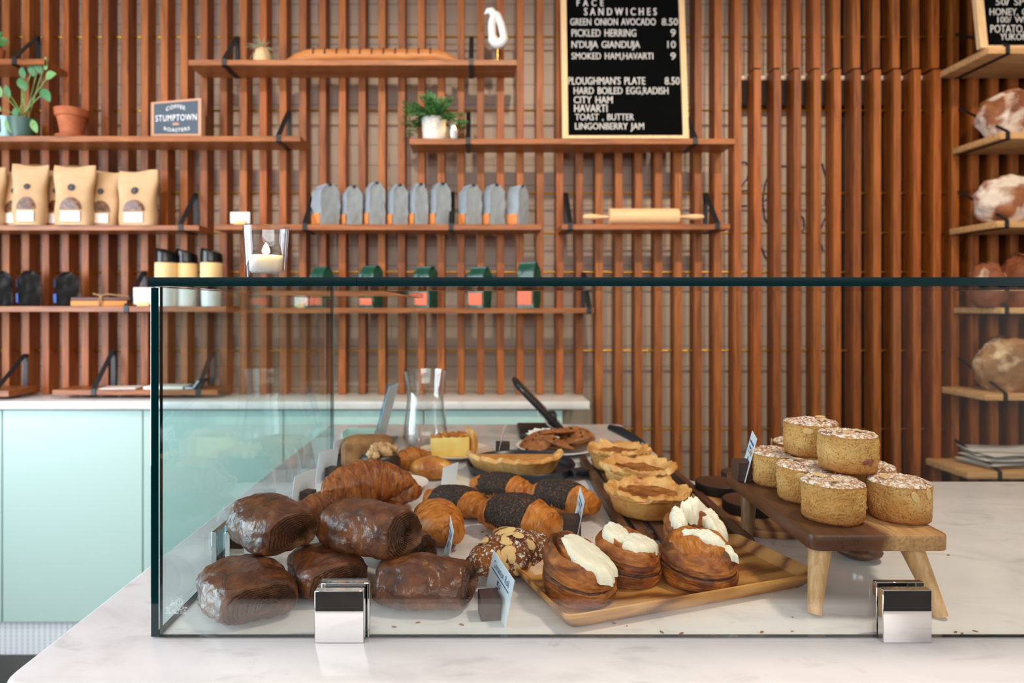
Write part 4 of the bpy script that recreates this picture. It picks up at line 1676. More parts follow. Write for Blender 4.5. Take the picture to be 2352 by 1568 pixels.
def pain(label, c, yaw, L, w, h, seed, pitch=0.0, roll=0.0, trap=0.0):
    """rolled chocolate pastry: glazed skin, layered spiral ends"""
    o = thing('chocolate_pastry', label, 'pastry', c, (roll, pitch, yaw), 'glazed chocolate pastries')
    NV = 72

    def ring(v):
        a = 2 * PI * v
        ca, sa = math.cos(a), math.sin(a)
        ex = 0.72
        y = w / 2 * math.copysign(abs(ca) ** ex, ca)
        z = h / 2 * math.copysign(abs(sa) ** (0.8 if sa > 0 else 0.55), sa)
        return y * (1 - (0.10 + trap) * max(0, sa)), z

    def skin(u, v):
        t_ = 2 * u - 1
        y, z = ring(v)
        k = 1 - 0.15 * abs(t_) ** 2.6 - trap * 0.25 * abs(t_) * max(0, z / h * 2) + 0.02 * math.sin(t_ * 5 + seed)
        # slight slump and lumps
        p = Vector((t_ * 1.2, y / w * 2.4, z / h * 2.4))
        n_ = 0.0034 * fbm(p, 1.2, seed) + 0.0012 * fbm(p, 4.5, seed)
        ed = max(0, abs(t_) - 0.93) / 0.07
        k *= 1 - 0.05 * ed * ed
        d = Vector((0, y, z))
        dn = d.normalized() if d.length else d
        zz = h / 2 + z * k + dn.z * n_
        return (t_ * L / 2 * (1 + 0.06 * math.sin(2 * PI * v + seed)), y * k + dn.y * n_, max(0.0005, zz))
    b = B()
    b.grid(skin, 64, NV, False, True)
    b.build('glazed_skin', m_glaze, o, smooth=180)
    for sg in (-1, 1):
        q = B()
        NR = 130
        cx, cz_ = 0.19 * w * sg, h * 0.37
        turns = 12.5

        def end(u, v):
            e = skin(1.0 if sg > 0 else 0.0, v)
            rho = 1 - u
            y = cx + (e[1] - cx) * rho
            z = cz_ + (e[2] - cz_) * rho
            ph = rho * turns + v * sg + 0.55 * fbm((y * 22, z * 22, sg), 1.0, seed)
            saw = ph - math.floor(ph)
            ridge = 0.0034 * (saw ** 0.7) - 0.0015
            dome = 0.010 * math.sin(rho * PI) * 0.8 - 0.012 * (1 - rho) ** 2
            fine = 0.0012 * fbm((y * 120, z * 120, sg * 3), 1.0, seed)
            x = e[0] + sg * (dome + ridge * min(1, u * 14) + fine * min(1, u * 10))
            return (x, y, z)

        def gap(u, v):
            e = skin(1.0 if sg > 0 else 0.0, v)
            rho = 1 - u
            y, z = cx + (e[1] - cx) * rho, cz_ + (e[2] - cz_) * rho
            ph = rho * turns + v * sg + 0.55 * fbm((y * 22, z * 22, sg), 1.0, seed)
            f = ph - math.floor(ph)
            return 1 if (f < 0.10 or rho < 0.05) else 0
        q.grid(end, NR, NV, False, True, gap)
        q.build('rolled_end', [m_layers, m_layergap], o, smooth=50)
    return o


def croissant(name, label, c, yaw, L, rad, bend, seed, mat, group=None, pitch=0.0, roll=0.0, steps=2.8, tipmin=0.22, cat='croissant', flat=0.9, parts=None, power=0.62):
    o = thing(name, label, cat, c, (roll, pitch, yaw), group)

    def spine(s):
        if abs(bend) < 1e-3:
            return Vector((s * L / 2, 0, 0)), 0.0
        Rr = L / 2 / bend
        a = s * bend
        return Vector((Rr * math.sin(a), -Rr * (1 - math.cos(a)), 0)), a

    def body(u, v, extra=0.0, sm=False):
        s = 2 * u - 1
        p, a = spine(s)
        ph = 2 * PI * v
        r0 = rad * max(tipmin * (1 - max(0, abs(s) - 0.96) / 0.04 * 0.9), (1 - abs(s) ** 1.7) ** power if abs(s) < 1 else 0)
        k = (abs(s) + 0.05 * math.sin(s * 9 + seed)) * steps + 0.16 * math.sin(ph + seed) + 0.06 * math.cos(2 * ph + seed * 2)
        saw = 0.25 if sm else k - math.floor(k)
        st = saw / 0.86 if saw < 0.86 else (1 - saw) / 0.14
        r = r0 * (1.06 - 0.12 * st ** 1.5) + extra
        d = Vector((math.cos(ph) * math.sin(a), math.cos(ph) * math.cos(a), math.sin(ph)))
        n_ = 0.05 * rad * fbm((s * 2, math.cos(ph), math.sin(ph)), 1.6, seed) + 0.018 * rad * fbm((s * 9, math.cos(ph), math.sin(ph)), 3, seed)
        q = p + Vector((d.x * (r + n_), d.y * (r + n_), d.z * (r + n_) * flat))
        q.z += rad * flat * 0.92
        if q.z < 0.0006:
            q.z = 0.0006 + (q.z - 0.0006) * 0.04
        q.z = max(q.z, 0.0002)
        return q
    b = B()
    b.grid(body, 120, 44, False, True)
    for e in (0.0, 1.0):
        b.add([body(e, k / 44) for k in range(44)], [tuple(range(44))])
    b.build('crust', mat, o, smooth=60)
    if parts:
        parts(o, body)
    return o


def poppy_cover(o, body):
    q = B()

    def f(u, v):
        n1 = 0.05 * fbm((v * 9, 1.0, 0), 1.0, o.location.x * 50)
        n2 = 0.04 * fbm((u * 11, 4.0, 0), 1.0, o.location.x * 50)
        uu = 0.13 + n1 * (1 - u) + (0.60 + 0.04 * n1) * u
        vv = -0.06 + n2 + 0.62 * v
        p = body(uu, vv, -0.0015 + 0.0052 * min(1, 9 * min(u, 1 - u, v, 1 - v)), True)
        return p
    q.grid(f, 100, 44)
    q.build('poppy_seed_coat', m_poppy, o, smooth=180)


def muffin(label, c, yaw, rt, rb, h, seed, almonds=(), berry=None):
    o = thing('almond_cake', label, 'cake', c, (0, 0, yaw), 'almond cakes on the wooden stand')
    b = B()
    NV = 64
    prof = [(0, 0.0), (rb * 0.92, 0.0), (rb, 0.004)] + [(rb + (rt - rb) * (k / 14) ** 0.8, 0.004 + (h - 0.012) * k / 14) for k in range(1, 15)] + [(rt * 0.985, h - 0.004)]

    def side(u, v):
        k = u * (len(prof) - 1)
        i = min(len(prof) - 2, int(k))
        f = k - i
        r = prof[i][0] + (prof[i + 1][0] - prof[i][0]) * f
        z = prof[i][1] + (prof[i + 1][1] - prof[i][1]) * f
        a = 2 * PI * v
        p = Vector((math.cos(a), math.sin(a), z / h * 1.4))
        n_ = 0.0022 * fbm(p, 1.3, seed) + 0.0010 * fbm(p, 7, seed) + 0.0006 * fbm(p, 22, seed)
        rr = r + (n_ if r > 0 else 0)
        return (rr * math.cos(a), rr * math.sin(a), z)
    b.grid(side, 52, NV, False, True)
    b.build('crumb_side', m_cake, o, smooth=180)
    q = B()

    def top(u, v):
        a = 2 * PI * v
        e = side(1.0, v)
        r = 1 - u
        p = Vector((math.cos(a) * r, math.sin(a) * r, 0.3))
        n_ = 0.0024 * fbm(p, 2.6, seed + 5) + 0.0014 * fbm(p, 9, seed)
        lip = 0.0022 * math.exp(-((r - 0.97) / 0.04) ** 2)
        s = 1.0 + 0.012 * math.exp(-((r - 0.985) / 0.02) ** 2)
        return (e[0] * r * s, e[1] * r * s, h - 0.004 + 0.006 * (1 - r ** 6) + (n_ + lip) * min(1, u * 14) - 0.003 * (1 - r))
    q.grid(top, 30, NV, False, True)
    q.build('sugared_top', m_sugar, o, smooth=180)
    for (a, z, tl) in almonds:
        m = B()
        n_ = 16
        if z >= h - 0.002:
            rr = tl
            base = Vector((math.cos(a) * rr, math.sin(a) * rr, h + 0.0035))
            Mx = Matrix.Translation(base) @ Matrix.Rotation(a * 2.3, 4, 'Z') @ Matrix.Rotation(0.15, 4, 'X')
        else:
            rr = rb + (rt - rb) * (z / h)
            base = Vector((math.cos(a) * (rr + 0.0012), math.sin(a) * (rr + 0.0012), z))
            Mx = Matrix.Translation(base) @ Matrix.Rotation(a, 4, 'Z') @ Matrix.Rotation(R(90), 4, 'Y') @ Matrix.Rotation(tl, 4, 'Z')
        m.lathe([(0, -0.0012), (0.0055, -0.0008), (0.006, 0.0), (0.0055, 0.0008), (0, 0.0012)], n_, M=Mx @ Matrix.Diagonal((1.45, 0.8, 1, 1)))
        m.build('almond_flake', m_almond, o)
    if berry:
        a, z, s_ = berry
        rr = rb + (rt - rb) * (z / h)
        m = B()
        for da, dz, k in ((0, 0, 1), (0.15, 0.004, 0.8), (-0.12, -0.003, 0.8), (0.05, -0.006, 0.6)):
            aa = a + da
            Mx = Matrix.Translation((math.cos(aa) * (rr - 0.001), math.sin(aa) * (rr - 0.001), z + dz)) @ Matrix.Rotation(aa, 4, 'Z')
            m.lathe([(0, -0.006 * k), (0.006 * k, -0.003 * k), (0.007 * k, 0), (0.006 * k, 0.003 * k), (0, 0.006 * k)], 12, M=Mx @ Matrix.Diagonal((0.35, 1.2, 1, 1)))
        m.build('berry_patch', m_berry, o)
    return o


def cinnamon(label, c, yaw, rad, h, seed, tilt=(0.0, 0.0), hollow=0.0, ice=None, collar=1.0):
    """short coiled roll: outer wall, spiral top, filling seam"""
    o = thing('cinnamon_roll', label, 'cinnamon roll', c, (0, 0, yaw), 'iced cinnamon rolls on the wooden tray')
    NV = 96

    def topz(x, y):
        return h + tilt[0] * x + tilt[1] * y

    def side(u, v):
        a = 2 * PI * v
        z = u
        p = Vector((math.cos(a), math.sin(a), z * 1.5))
        bulge = 1 + 0.06 * math.sin(PI * z) - 0.05 * (1 - z) ** 6
        bandd = 0.007 * math.sin(z * 15 + 1.2 * math.sin(a * 2 + seed)) + 0.004 * math.sin(z * 41 + 2 * math.sin(a + seed))
        n_ = 0.045 * fbm(p, 1.2, seed) + 0.018 * fbm(Vector((p.x, p.y, p.z * 3)), 5, seed)
        seam = -0.075 * math.exp(-((z - 0.66 - 0.05 * math.sin(a + seed)) / 0.035) ** 2) * collar
        r = rad * (0.95 * bulge + bandd + n_ + seam)
        if z < 0.02:
            r *= 0.97
        x, y = r * math.cos(a), r * math.sin(a)
        return (x, y, z * topz(x, y) * 0.97)
    b = B()
    b.grid(side, 56, NV, False, True)
    b.add([side(0, k / NV) for k in range(NV)], [tuple(reversed(range(NV)))])
    b.build('rolled_side', m_roll, o, smooth=180)
    q = B()
    turns = 2.2

    def top(u, v):
        e = side(1.0, v)
        rho = 1 - u
        ph = rho * turns + v
        g = ph - math.floor(ph)
        groove = -0.010 * math.exp(-(min(g, 1 - g) / 0.10) ** 2)
        dome = 0.010 * (1 - rho ** 4) * (1 - hollow)
        hole = -hollow * 0.045 * (1 / (1 + math.exp((rho - 0.42) / 0.04)))
        wall = hollow * 0.012 * math.exp(-((rho - 0.58) / 0.12) ** 2)
        n_ = 0.003 * fbm((e[0] * 40 * rho, e[1] * 40 * rho, 1.0), 1.0, seed)
        k = min(1, u * 9)
        return (e[0] * rho, e[1] * rho, topz(e[0] * rho, e[1] * rho) * 0.97 + k * (dome + groove + hole + wall + n_) + 0.006 * math.sin(min(1, u * 5) * PI / 2))
    q.grid(top, 60, NV, False, True)
    q.build('spiral_top', m_roll, o, smooth=180)
    # dark sticky filling showing in the seam
    m = B()
    for lo, hi, z0_ in ((0.0, 1.0, 0.655),):
        pts, n_ = [], 72
        vs, fs = [], []
        for k in range(n_):
            v = k / n_
            for j in range(7):
                zz = z0_ + 0.05 * math.sin(2 * PI * v + seed) + (j - 3) * 0.016
                p = Vector(side(min(1, zz), v))
                d = Vector((p.x, p.y, 0)).normalized()
                p += d * (0.0022 * (1 - abs(j - 3) / 3.0) - 0.0004 + 0.0012 * fbm(p, 60, seed))
                vs.append(p)
        for k in range(n_):
            for j in range(6):
                k2 = (k + 1) % n_
                fs.append((k * 7 + j, k2 * 7 + j, k2 * 7 + j + 1, k * 7 + j + 1))
        m.add(vs, fs)
    m.build('cinnamon_seam', m_rolld, o, smooth=180)
    if ice:
        ice(o, lambda x, y: topz(x, y) * 0.97)
    return o


def pie(label, c, rt, rb, h, seed, yaw=0.0):
    o = thing('hand_pie', label, 'pie', c, (0, 0, yaw), 'golden pies on the slatted board')
    NV = 120
    b = B()

    def shell(u, v):
        a = 2 * PI * v
        # u: 0 bottom centre -> wall -> rim out -> rim top -> inside
        P = [(0.0, 0.0), (rb * 0.9, 0.0), (rb, 0.004), (rb + (rt * 0.93 - rb) * 0.5, h * 0.45), (rt * 0.93, h * 0.82), (rt * 1.0, h * 0.84), (rt * 1.02, h * 0.95),
             (rt * 0.97, h * 1.08), (rt * 0.86, h * 1.06), (rt * 0.76, h * 0.88), (rt * 0.70, h * 0.76)]
        k = u * (len(P) - 1)
        i = min(len(P) - 2, int(k))
        f = k - i
        f = f * f * (3 - 2 * f) if i > 4 else f
        r = P[i][0] + (P[i + 1][0] - P[i][0]) * f
        z = P[i][1] + (P[i + 1][1] - P[i][1]) * f
        rim = max(0, min(1, (z / h - 0.78) / 0.12))
        pc = Vector((math.cos(a), math.sin(a), z / h))
        wav = fbm(pc, 2.0, seed)
        cr = math.sin(a * 11 + 6 * wav + seed) * (0.5 + 0.5 * math.sin(a * 2.3 + seed * 2))
        r *= 1 + rim * (0.030 * cr + 0.10 * wav) + 0.012 * fbm(pc, 3, seed + 3)
        if z / h < 0.8:
            r *= 1 + 0.012 * math.sin(a * 9 + seed) * (z / h)
        z += rim * h * (0.06 * cr * (1 if k > 6 else 0.3) + 0.17 * wav + 0.07 * fbm(pc, 7, seed))
        return (r * math.cos(a), r * math.sin(a), max(0, z))
    b.grid(shell, 66, NV, False, True)
    b.build('crust', m_pie, o, smooth=180)
    q = B()

    def fil(u, v):
        a = 2 * PI * v
        r = rt * 0.80 * (1 - u)
        return (r * math.cos(a), r * math.sin(a), h * 0.84 + 0.004 * fbm((r * math.cos(a) * 40, r * math.sin(a) * 40, 0), 1.0, seed) - 0.002)
    q.grid(fil, 24, 72, False, True)
    q.build('filling', m_filling, o, smooth=180)
    return o
# ------------------------------------------------------------------ chocolate pastries (front left)
pain('glazed chocolate pastry nearest the glass corner, lower left of the pile', (-0.336, 0.941, CZ + 0.0004), R(-54), 0.132, 0.124, 0.057, 1.7)
pain('chocolate pastry at the bottom middle of the pile, under the two upper ones', (-0.234, 1.005, CZ + 0.0004), R(-62), 0.115, 0.11, 0.058, 4.4)
pain('chocolate pastry at the lower right of the pile, seen from its glazed side', (-0.081, 0.957, CZ + 0.0004), R(-8), 0.128, 0.105, 0.066, 8.3, trap=0.3)
pain('upper left chocolate pastry resting on two others', (-0.331, 1.052, CZ + 0.0490), R(-46), 0.128, 0.112, 0.072, 11.9, roll=R(4))
pain('upper right chocolate pastry resting on two others', (-0.175, 1.025, CZ + 0.0510), R(-28), 0.135, 0.105, 0.073, 15.2)
pain('small dark chocolate pastry end showing behind the upper right one', (-0.128, 1.105, CZ + 0.0004), R(-38), 0.085, 0.075, 0.058, 21.0)

# ------------------------------------------------------------------ croissants
gcr = 'brown croissants in the left pile'
croissant('croissant', 'big glossy croissant on top of the croissant pile behind the chocolate pastries', (-0.215, 1.235, CZ + 0.062), R(22), 0.185, 0.046, 0.75, 3.1, m_crois, gcr)
croissant('croissant', 'flattened croissant at the left bottom of the pile, near the side pane', (-0.305, 1.30, CZ + 0.0003), R(35), 0.15, 0.038, 0.5, 6.6, m_crois, gcr)
croissant('croissant', 'croissant under the big glossy one, its end showing at right', (-0.175, 1.235, CZ + 0.0003), R(-28), 0.17, 0.037, 0.6, 9.2, m_crois, gcr)
croissant('croissant', 'croissant behind the big glossy one, pointing right towards the small plate', (-0.205, 1.43, CZ + 0.0003), R(-22), 0.175, 0.046, 0.35, 12.7, m_crois, gcr, tipmin=0.4)
croissant('croissant', 'plump orange brown croissant seen end on beside the chocolate pastries', (-0.078, 1.210, CZ + 0.0003), R(104), 0.16, 0.045, 0.55, 17.3, m_crois_o, gcr, flat=0.82, tipmin=0.5, steps=5, power=0.45)

gpp = 'poppy seed croissants'
for lab, c, yaw, sd, L in (('front poppy seed croissant with its bare end curling towards the tall card', (0.075, 1.235, CZ + 0.0003), -32, 2.2, 0.165),
                           ('left poppy seed croissant beside the orange brown croissant', (-0.045, 1.36, CZ + 0.0003), -38, 7.5, 0.16),
                           ('rear poppy seed croissant just in front of the cut tart', (0.050, 1.475, CZ + 0.0003), -24, 13.1, 0.15),
                           ('right poppy seed croissant behind the tall white price card', (0.176, 1.375, CZ + 0.0003), -36, 18.8, 0.165)):
    croissant('poppy_croissant', lab, c, R(yaw), L, 0.049 if sd < 3 else 0.042, 0.35, sd, m_crois_o, gpp, flat=0.78 if sd < 3 or sd > 18 else 0.68, tipmin=0.55, steps=2.6, parts=poppy_cover, power=0.42)


def almond_parts(o, body):
    for i in range(26):
        u, v = rnd.uniform(0.2, 0.62), rnd.uniform(0.10, 0.62)
        p = body(u, v, 0.0012)
        du = body(u + 0.01, v) - body(u - 0.01, v)
        dv = body(u, v + 0.02) - body(u, v - 0.02)
        n = dv.cross(du).normalized()
        ctr = body(0.5, 0.25)
        if n.z < 0 and v < 0.45:
            n = -n
        q = n.to_track_quat('Z', 'Y').to_matrix().to_4x4()
        Mx = Matrix.Translation(p + n * 0.001) @ q @ Matrix.Rotation(rnd.uniform(0, PI), 4, 'Z') @ Matrix.Rotation(rnd.uniform(-0.3, 0.3), 4, 'X') @ Matrix.Diagonal((1.35, 0.85, 1, 1))
        B().lathe([(0, -0.0009), (0.007, -0.0007), (0.0078, 0), (0.007, 0.0007), (0, 0.0009)], 16, M=Mx).build('almond_flake', m_almond, o)


croissant('almond_croissant', 'almond croissant dusted with sugar, beside the cinnamon roll card', (0.052, 1.062, CZ + 0.0003), R(30), 0.172, 0.042, 0.45, 5.5, m_almondc, None, flat=0.82, tipmin=0.45, steps=3, parts=almond_parts)

# ------------------------------------------------------------------ price cards


def card(label, near, far, z0, h, lean, text=None, block=None, w_extra=0.0, bname='wood_block'):
    N = Vector((near[0], near[1], z0 + 0.0006))
    d = Vector((far[0] - near[0], far[1] - near[1], 0))
    w = d.length
    d.normalize()
    pr = Vector((d.y, -d.x, 0))
    up = pr * math.sin(lean) + Vector((0, 0, 1)) * math.cos(lean)
    nf = d.cross(up)                      # towards the left face
    if nf.x > 0:
        nf = -nf
    o = thing('price_card', label, 'price card', (near[0], near[1], z0), group='price cards in blocks')
    Mx = Matrix.Translation(N) @ Matrix(((d.x, up.x, nf.x, 0), (d.y, up.y, nf.y, 0), (d.z, up.z, nf.z, 0), (0, 0, 0, 1)))
    cd = B().bx((0, 0, -0.0005), (w, h, 0.0005), M=Mx).build('card', m_paper, o, world=True, smooth=0)
    b = B()
    if text:
        O_ = N + d * w * 0.86 + up * h * 0.72 + nf * 0.0003
        letters(b, text[0], O_, -d * w * 0.72, up * h * 0.16, 1.0, 0.0, 0.0)
        b.bx((w * 0.10, h * 0.635, 0.0006), (w * 0.92, h * 0.66, 0.0009), M=Mx)
        O_ = N + d * w * 0.60 + up * h * 0.40 + nf * 0.0003
        letters(b, text[1], O_, -d * w * 0.11, up * h * 0.18, 1.0, 0.0, 0.012)
        O_ = N + d * w * 0.475 + up * h * 0.47 + nf * 0.0003
        letters(b, text[2], O_, -d * w * 0.055, up * h * 0.11, 1.0, 0.0, 0.012)
    else:
        for k, (a, c) in enumerate(((0.14, 0.86), (0.25, 0.75))):
            b.bx((w * a, h * (0.78 - 0.12 * k), 0.0006), (w * c, h * (0.83 - 0.12 * k), 0.0009), M=Mx)
        b.bx((w * 0.1, h * 0.58, 0.0006), (w * 0.9, h * 0.595, 0.0009), M=Mx)
        b.bx((w * 0.43, h * 0.36, 0.0006), (w * 0.55, h * 0.50, 0.0009), M=Mx)
    b.build('writing', m_ink, cd, world=Vector(o.location), smooth=0)
    if block:
        c, s_, yaw = block
        q = B().box((0, 0, s_[2] / 2 + 0.0004), s_, M=Matrix.Translation((c[0], c[1], z0)) @ Matrix.Rotation(yaw, 4, 'Z'))
        q.build(bname, m_block, o, bevel=0.0008, seg=1, world=True)
    return o


card('white Cinnamon Roll price card in a dark wooden block in front of the tray', (0.0346, 0.879), (0.009, 0.989), CZ, 0.063, R(12), ('Cinnamon Roll', '5', '5'), ((0.0135, 0.913), (0.027, 0.034, 0.031), R(8)))
card('white price card in a dark block right of the front poppy seed croissant', (0.184, 1.225), (0.191, 1.325), CZ, 0.068, R(11), None, ((0.176, 1.245), (0.032, 0.03, 0.034), 0))
card('narrow pinkish card back standing before the plump orange brown croissant', (-0.053, 1.075), (-0.062, 1.155), CZ, 0.062, R(10))
card('pinkish card back between the small plate and the poppy seed croissants', (-0.092, 1.565), (-0.058, 1.622), CZ, 0.048, R(8))
card('white upright price card standing before the plate of cookies', (0.052, 1.878), (0.062, 1.945), CZ, 0.085, R(12), None, ((0.068, 1.90), (0.04, 0.03, 0.04), 0))
card('pinkish card back leaning near the side pane, left of the walnut cake', (-0.402, 1.60), (-0.37, 1.675), CZ, 0.075, R(9), None, ((-0.365, 1.625), (0.026, 0.03, 0.034), R(-20)))
card('card furthest back along the side pane, beside the loaf cake', (-0.398, 1.745), (-0.372, 1.815), CZ, 0.075, R(9), None, ((-0.362, 1.765), (0.03, 0.03, 0.036), R(-20)))
card('card near the side pane just left of the croissant pile', (-0.405, 1.40), (-0.376, 1.475), CZ, 0.07, R(9), None, ((-0.375, 1.43), (0.024, 0.03, 0.03), R(-20)))
card('card behind the upper left chocolate pastry, mirrored in the side pane', (-0.402, 1.145), (-0.385, 1.225), CZ, 0.062, R(6), None, ((-0.378, 1.18), (0.024, 0.028, 0.03), 0))

# ------------------------------------------------------------------ olive wood tray with cinnamon rolls
ya = math.atan2(0.136, 0.389)
Tc = Vector((0.288, 1.0155, CZ))
t = thing('wooden_tray', 'rectangular olive wood tray carrying the cinnamon rolls', 'tray', Tc, (0, 0, ya))
b = B()
hw, hd = 0.217, 0.093


def tray(u, v):
    # u: underside centre -> foot -> rim -> inside slope -> inside floor centre
    P = [(0.0, 0.0), (0.80, 0.0), (0.86, 0.001), (1.0, 0.020), (1.0, 0.0245), (0.985, 0.026), (0.965, 0.0245), (0.82, 0.0115), (0.0, 0.0105)]
    k = u * (len(P) - 1)
    i = min(len(P) - 2, int(k))
    f = k - i
    s_ = P[i][0] + (P[i + 1][0] - P[i][0]) * f
    z = P[i][1] + (P[i + 1][1] - P[i][1]) * f
    a = 2 * PI * v
    ca, sa = math.cos(a), math.sin(a)
    m = max(abs(ca) ** 14, abs(sa) ** 14)
    rr = (abs(ca) ** 26 + abs(sa) ** 26) ** (-1 / 26)
    inset = (1 - s_) * 0.105
    x = (hw - (inset if s_ > 0 else 0)) * ca * rr if s_ > 0.02 else 0
    y = (hd - (inset if s_ > 0 else 0)) * sa * rr if s_ > 0.02 else 0
    if s_ <= 0.02:
        x = y = 0
    return (x, y, z)


b.grid(tray, 65, 160, False, True)
b.build('tray_body', m_olive, t, smooth=35)
ZT = CZ + 0.0108


def blob(o, tz, cx, cy, rx, ry, rot, th, seed, lump=0.25, mat=None, edge=0.18, off=0.006, name='icing'):
    b = B()

    def f(u, v):
        a = 2 * PI * v
        r = 1 - u
        k = 1 + edge * fbm((math.cos(a) * 1.6, math.sin(a) * 1.6, 0), 1.2, seed) + edge * 0.35 * fbm((math.cos(a) * 5, math.sin(a) * 5, 0), 1.2, seed)
        x, y = rx * r * k * math.cos(a), ry * r * k * math.sin(a)
        x, y = cx + x * math.cos(rot) - y * math.sin(rot), cy + x * math.sin(rot) + y * math.cos(rot)
        prof = (1 - r ** 5) ** 0.6
        n_ = lump * th * fbm((x * 42, y * 42, 1), 1.0, seed) * (1 - r ** 6)
        return (x, y, tz(x, y) + off - 0.007 * (r > 0.985) + th * prof + n_)
    b.grid(f, 30, 64, False, True)
    return b.build(name, mat or m_icing, o, smooth=180)


def arc_icing(o, tz, pts, rad, seed, off=0.004):
    """thick irregular dollops along a path; pts = (x, y, lift)"""
    b = B()
    P = []
    for i in range(len(pts) - 1):
        for k in range(6):
            f = k / 6
            P.append(Vector(pts[i]).lerp(Vector(pts[i + 1]), f))
    P.append(Vector(pts[-1]))
    n = len(P)

    def f(u, v):
        k = u * (n - 1)
        i = min(n - 2, int(k))
        p = P[i].lerp(P[i + 1], k - i)
        tdir = (P[i + 1] - P[i]).normalized()
        sd = Vector((-tdir.y, tdir.x, 0))
        e = math.sin(PI * min(1, max(0, u * 0.96 + 0.02))) ** 0.45
        r = rad * e * (1 + 0.45 * fbm((u * 6, 0, 0), 1.0, seed))
        a = 2 * PI * v
        q = p + sd * math.cos(a) * r * 1.15 + Vector((0, 0, math.sin(a) * r * 0.8))
        nn = fbm(q * 45, 1.0, seed) * rad * 0.28
        q += (sd * math.cos(a) + Vector((0, 0, math.sin(a)))) * nn
        return (q.x, q.y, tz(p.x, p.y) + off + q.z)
    b.grid(f, 60, 24, False, True)
    for e in (0.0, 1.0):
        b.add([f(e, k / 24) for k in range(24)], [tuple(range(24))])
    return b.build('icing', m_icing, o, smooth=180)


cinnamon('front left cinnamon roll with a smooth oval of icing', (0.146, 0.953, ZT), 0, 0.0535, 0.054, 2.0, tilt=(-0.30, 0.30),
         ice=lambda o, tz: blob(o, tz, 0.013, -0.006, 0.031, 0.043, R(38), 0.011, 3.3, 0.12, off=0.010))
cinnamon('cinnamon roll left behind with a heart shaped smear of icing', (0.230, 1.016, ZT), R(10), 0.0510, 0.049, 6.1, tilt=(-0.12, 0.25), hollow=0.25, collar=0.3,
         ice=lambda o, tz: (blob(o, tz, 0.014, -0.012, 0.032, 0.022, R(20), 0.012, 5.1, 0.2, off=0.009), blob(o, tz, -0.014, 0.012, 0.021, 0.026, R(-30), 0.013, 8.8, 0.2, off=0.010)))
cinnamon('front right cinnamon roll with a ragged ridge of icing on a pale domed top', (0.338, 1.005, ZT), R(-5), 0.0575, 0.047, 9.7, tilt=(-0.05, 0.22),
         ice=lambda o, tz: (blob(o, tz, 0.0, 0.002, 0.046, 0.042, 0, 0.018, 4.2, 0.3, m_crois_o, 0.1, 0.004, 'domed_coil'),
                            blob(o, tz, 0.006, 0.000, 0.030, 0.0125, R(-22), 0.010, 6.4, 0.7, None, 0.45, 0.020),
                            blob(o, tz, 0.034, -0.014, 0.018, 0.0085, R(-38), 0.009, 2.4, 0.7, None, 0.45, 0.010)))
cinnamon('rear cinnamon roll with a hollow dark centre ringed by icing', (0.371, 1.116, ZT), R(15), 0.0545, 0.037, 14.3, tilt=(0.0, 0.55), hollow=0.9, collar=0.2,
         ice=lambda o, tz: (blob(o, tz, -0.026, 0.012, 0.014, 0.024, R(-25), 0.015, 2.9, 0.5, None, 0.35, 0.007),
                            arc_icing(o, tz, [(-0.034, 0.006, 0.006), (-0.036, -0.010, 0.004), (-0.033, -0.024, 0.000)], 0.009, 4.9),
                            blob(o, tz, 0.010, 0.029, 0.022, 0.014, R(10), 0.020, 7.7, 0.5, None, 0.35, 0.008),
                            blob(o, tz, 0.036, 0.002, 0.0155, 0.034, R(-8), 0.013, 9.3, 0.45, None, 0.4, 0.006)))

# ------------------------------------------------------------------ slatted board with pies
t = thing('slatted_board', 'long dark walnut slatted board under the three golden pies', 'serving board', (0.385, 1.55, CZ), (0, 0, R(-1.5)))
for sx_ in (-0.105, 0.105):
    B().bx((sx_ - 0.009, -0.39, 0), (sx_ + 0.009, 0.26, 0.022)).build('side_rail', m_walnut, t, bevel=0.003)
for k in range(5):
    xx = -0.072 + 0.036 * k
    B().bx((xx - 0.0115, -0.385, 0.006), (xx + 0.0115, 0.255, 0.016)).build('slat', m_walnut, t, bevel=0.002)
for yy in (-0.33, -0.06, 0.20):
    B().bx((-0.0955, yy - 0.012, 0.0), (0.0955, yy + 0.012, 0.0058)).build('cross_bar', m_walnut, t)
ZP = CZ + 0.0163
pie('nearest golden pie with a thick crimped rim on the slatted board', (0.340, 1.325, ZP), 0.083, 0.066, 0.048, 2.3)
pie('middle golden pie between two others on the slatted board', (0.366, 1.508, ZP), 0.083, 0.066, 0.052, 6.9, 1.0)
pie('furthest golden pie on the slatted board, beside the cookies', (0.362, 1.690, ZP), 0.082, 0.066, 0.052, 11.4, 2.2)
t = thing('pie_server', 'pie server with black handle lying behind the furthest pie', 'pie server', (0.44, 2.0, CZ + 0.0003), (0, 0, 0))
b = B()
b.tube([(-0.02, 0.10, 0.045), (0.0, 0.05, 0.045), (0.025, -0.01, 0.036), (0.045, -0.06, 0.026)], [0.010, 0.014, 0.013, 0.009], 12)
b.build('handle', m_black, t, smooth=60)
B().tube([(0.045, -0.06, 0.026), (0.058, -0.10, 0.014)], [0.008, 0.006], 10).build('ferrule', m_steel, t)
b = B()
b.prism([(0.048, -0.09), (0.062, -0.095), (0.082, -0.14), (0.080, -0.21), (0.070, -0.235), (0.056, -0.225), (0.046, -0.15)], 0.0005, 0.0025)
b.build('blade', m_steel, t, bevel=0.0006, seg=1)

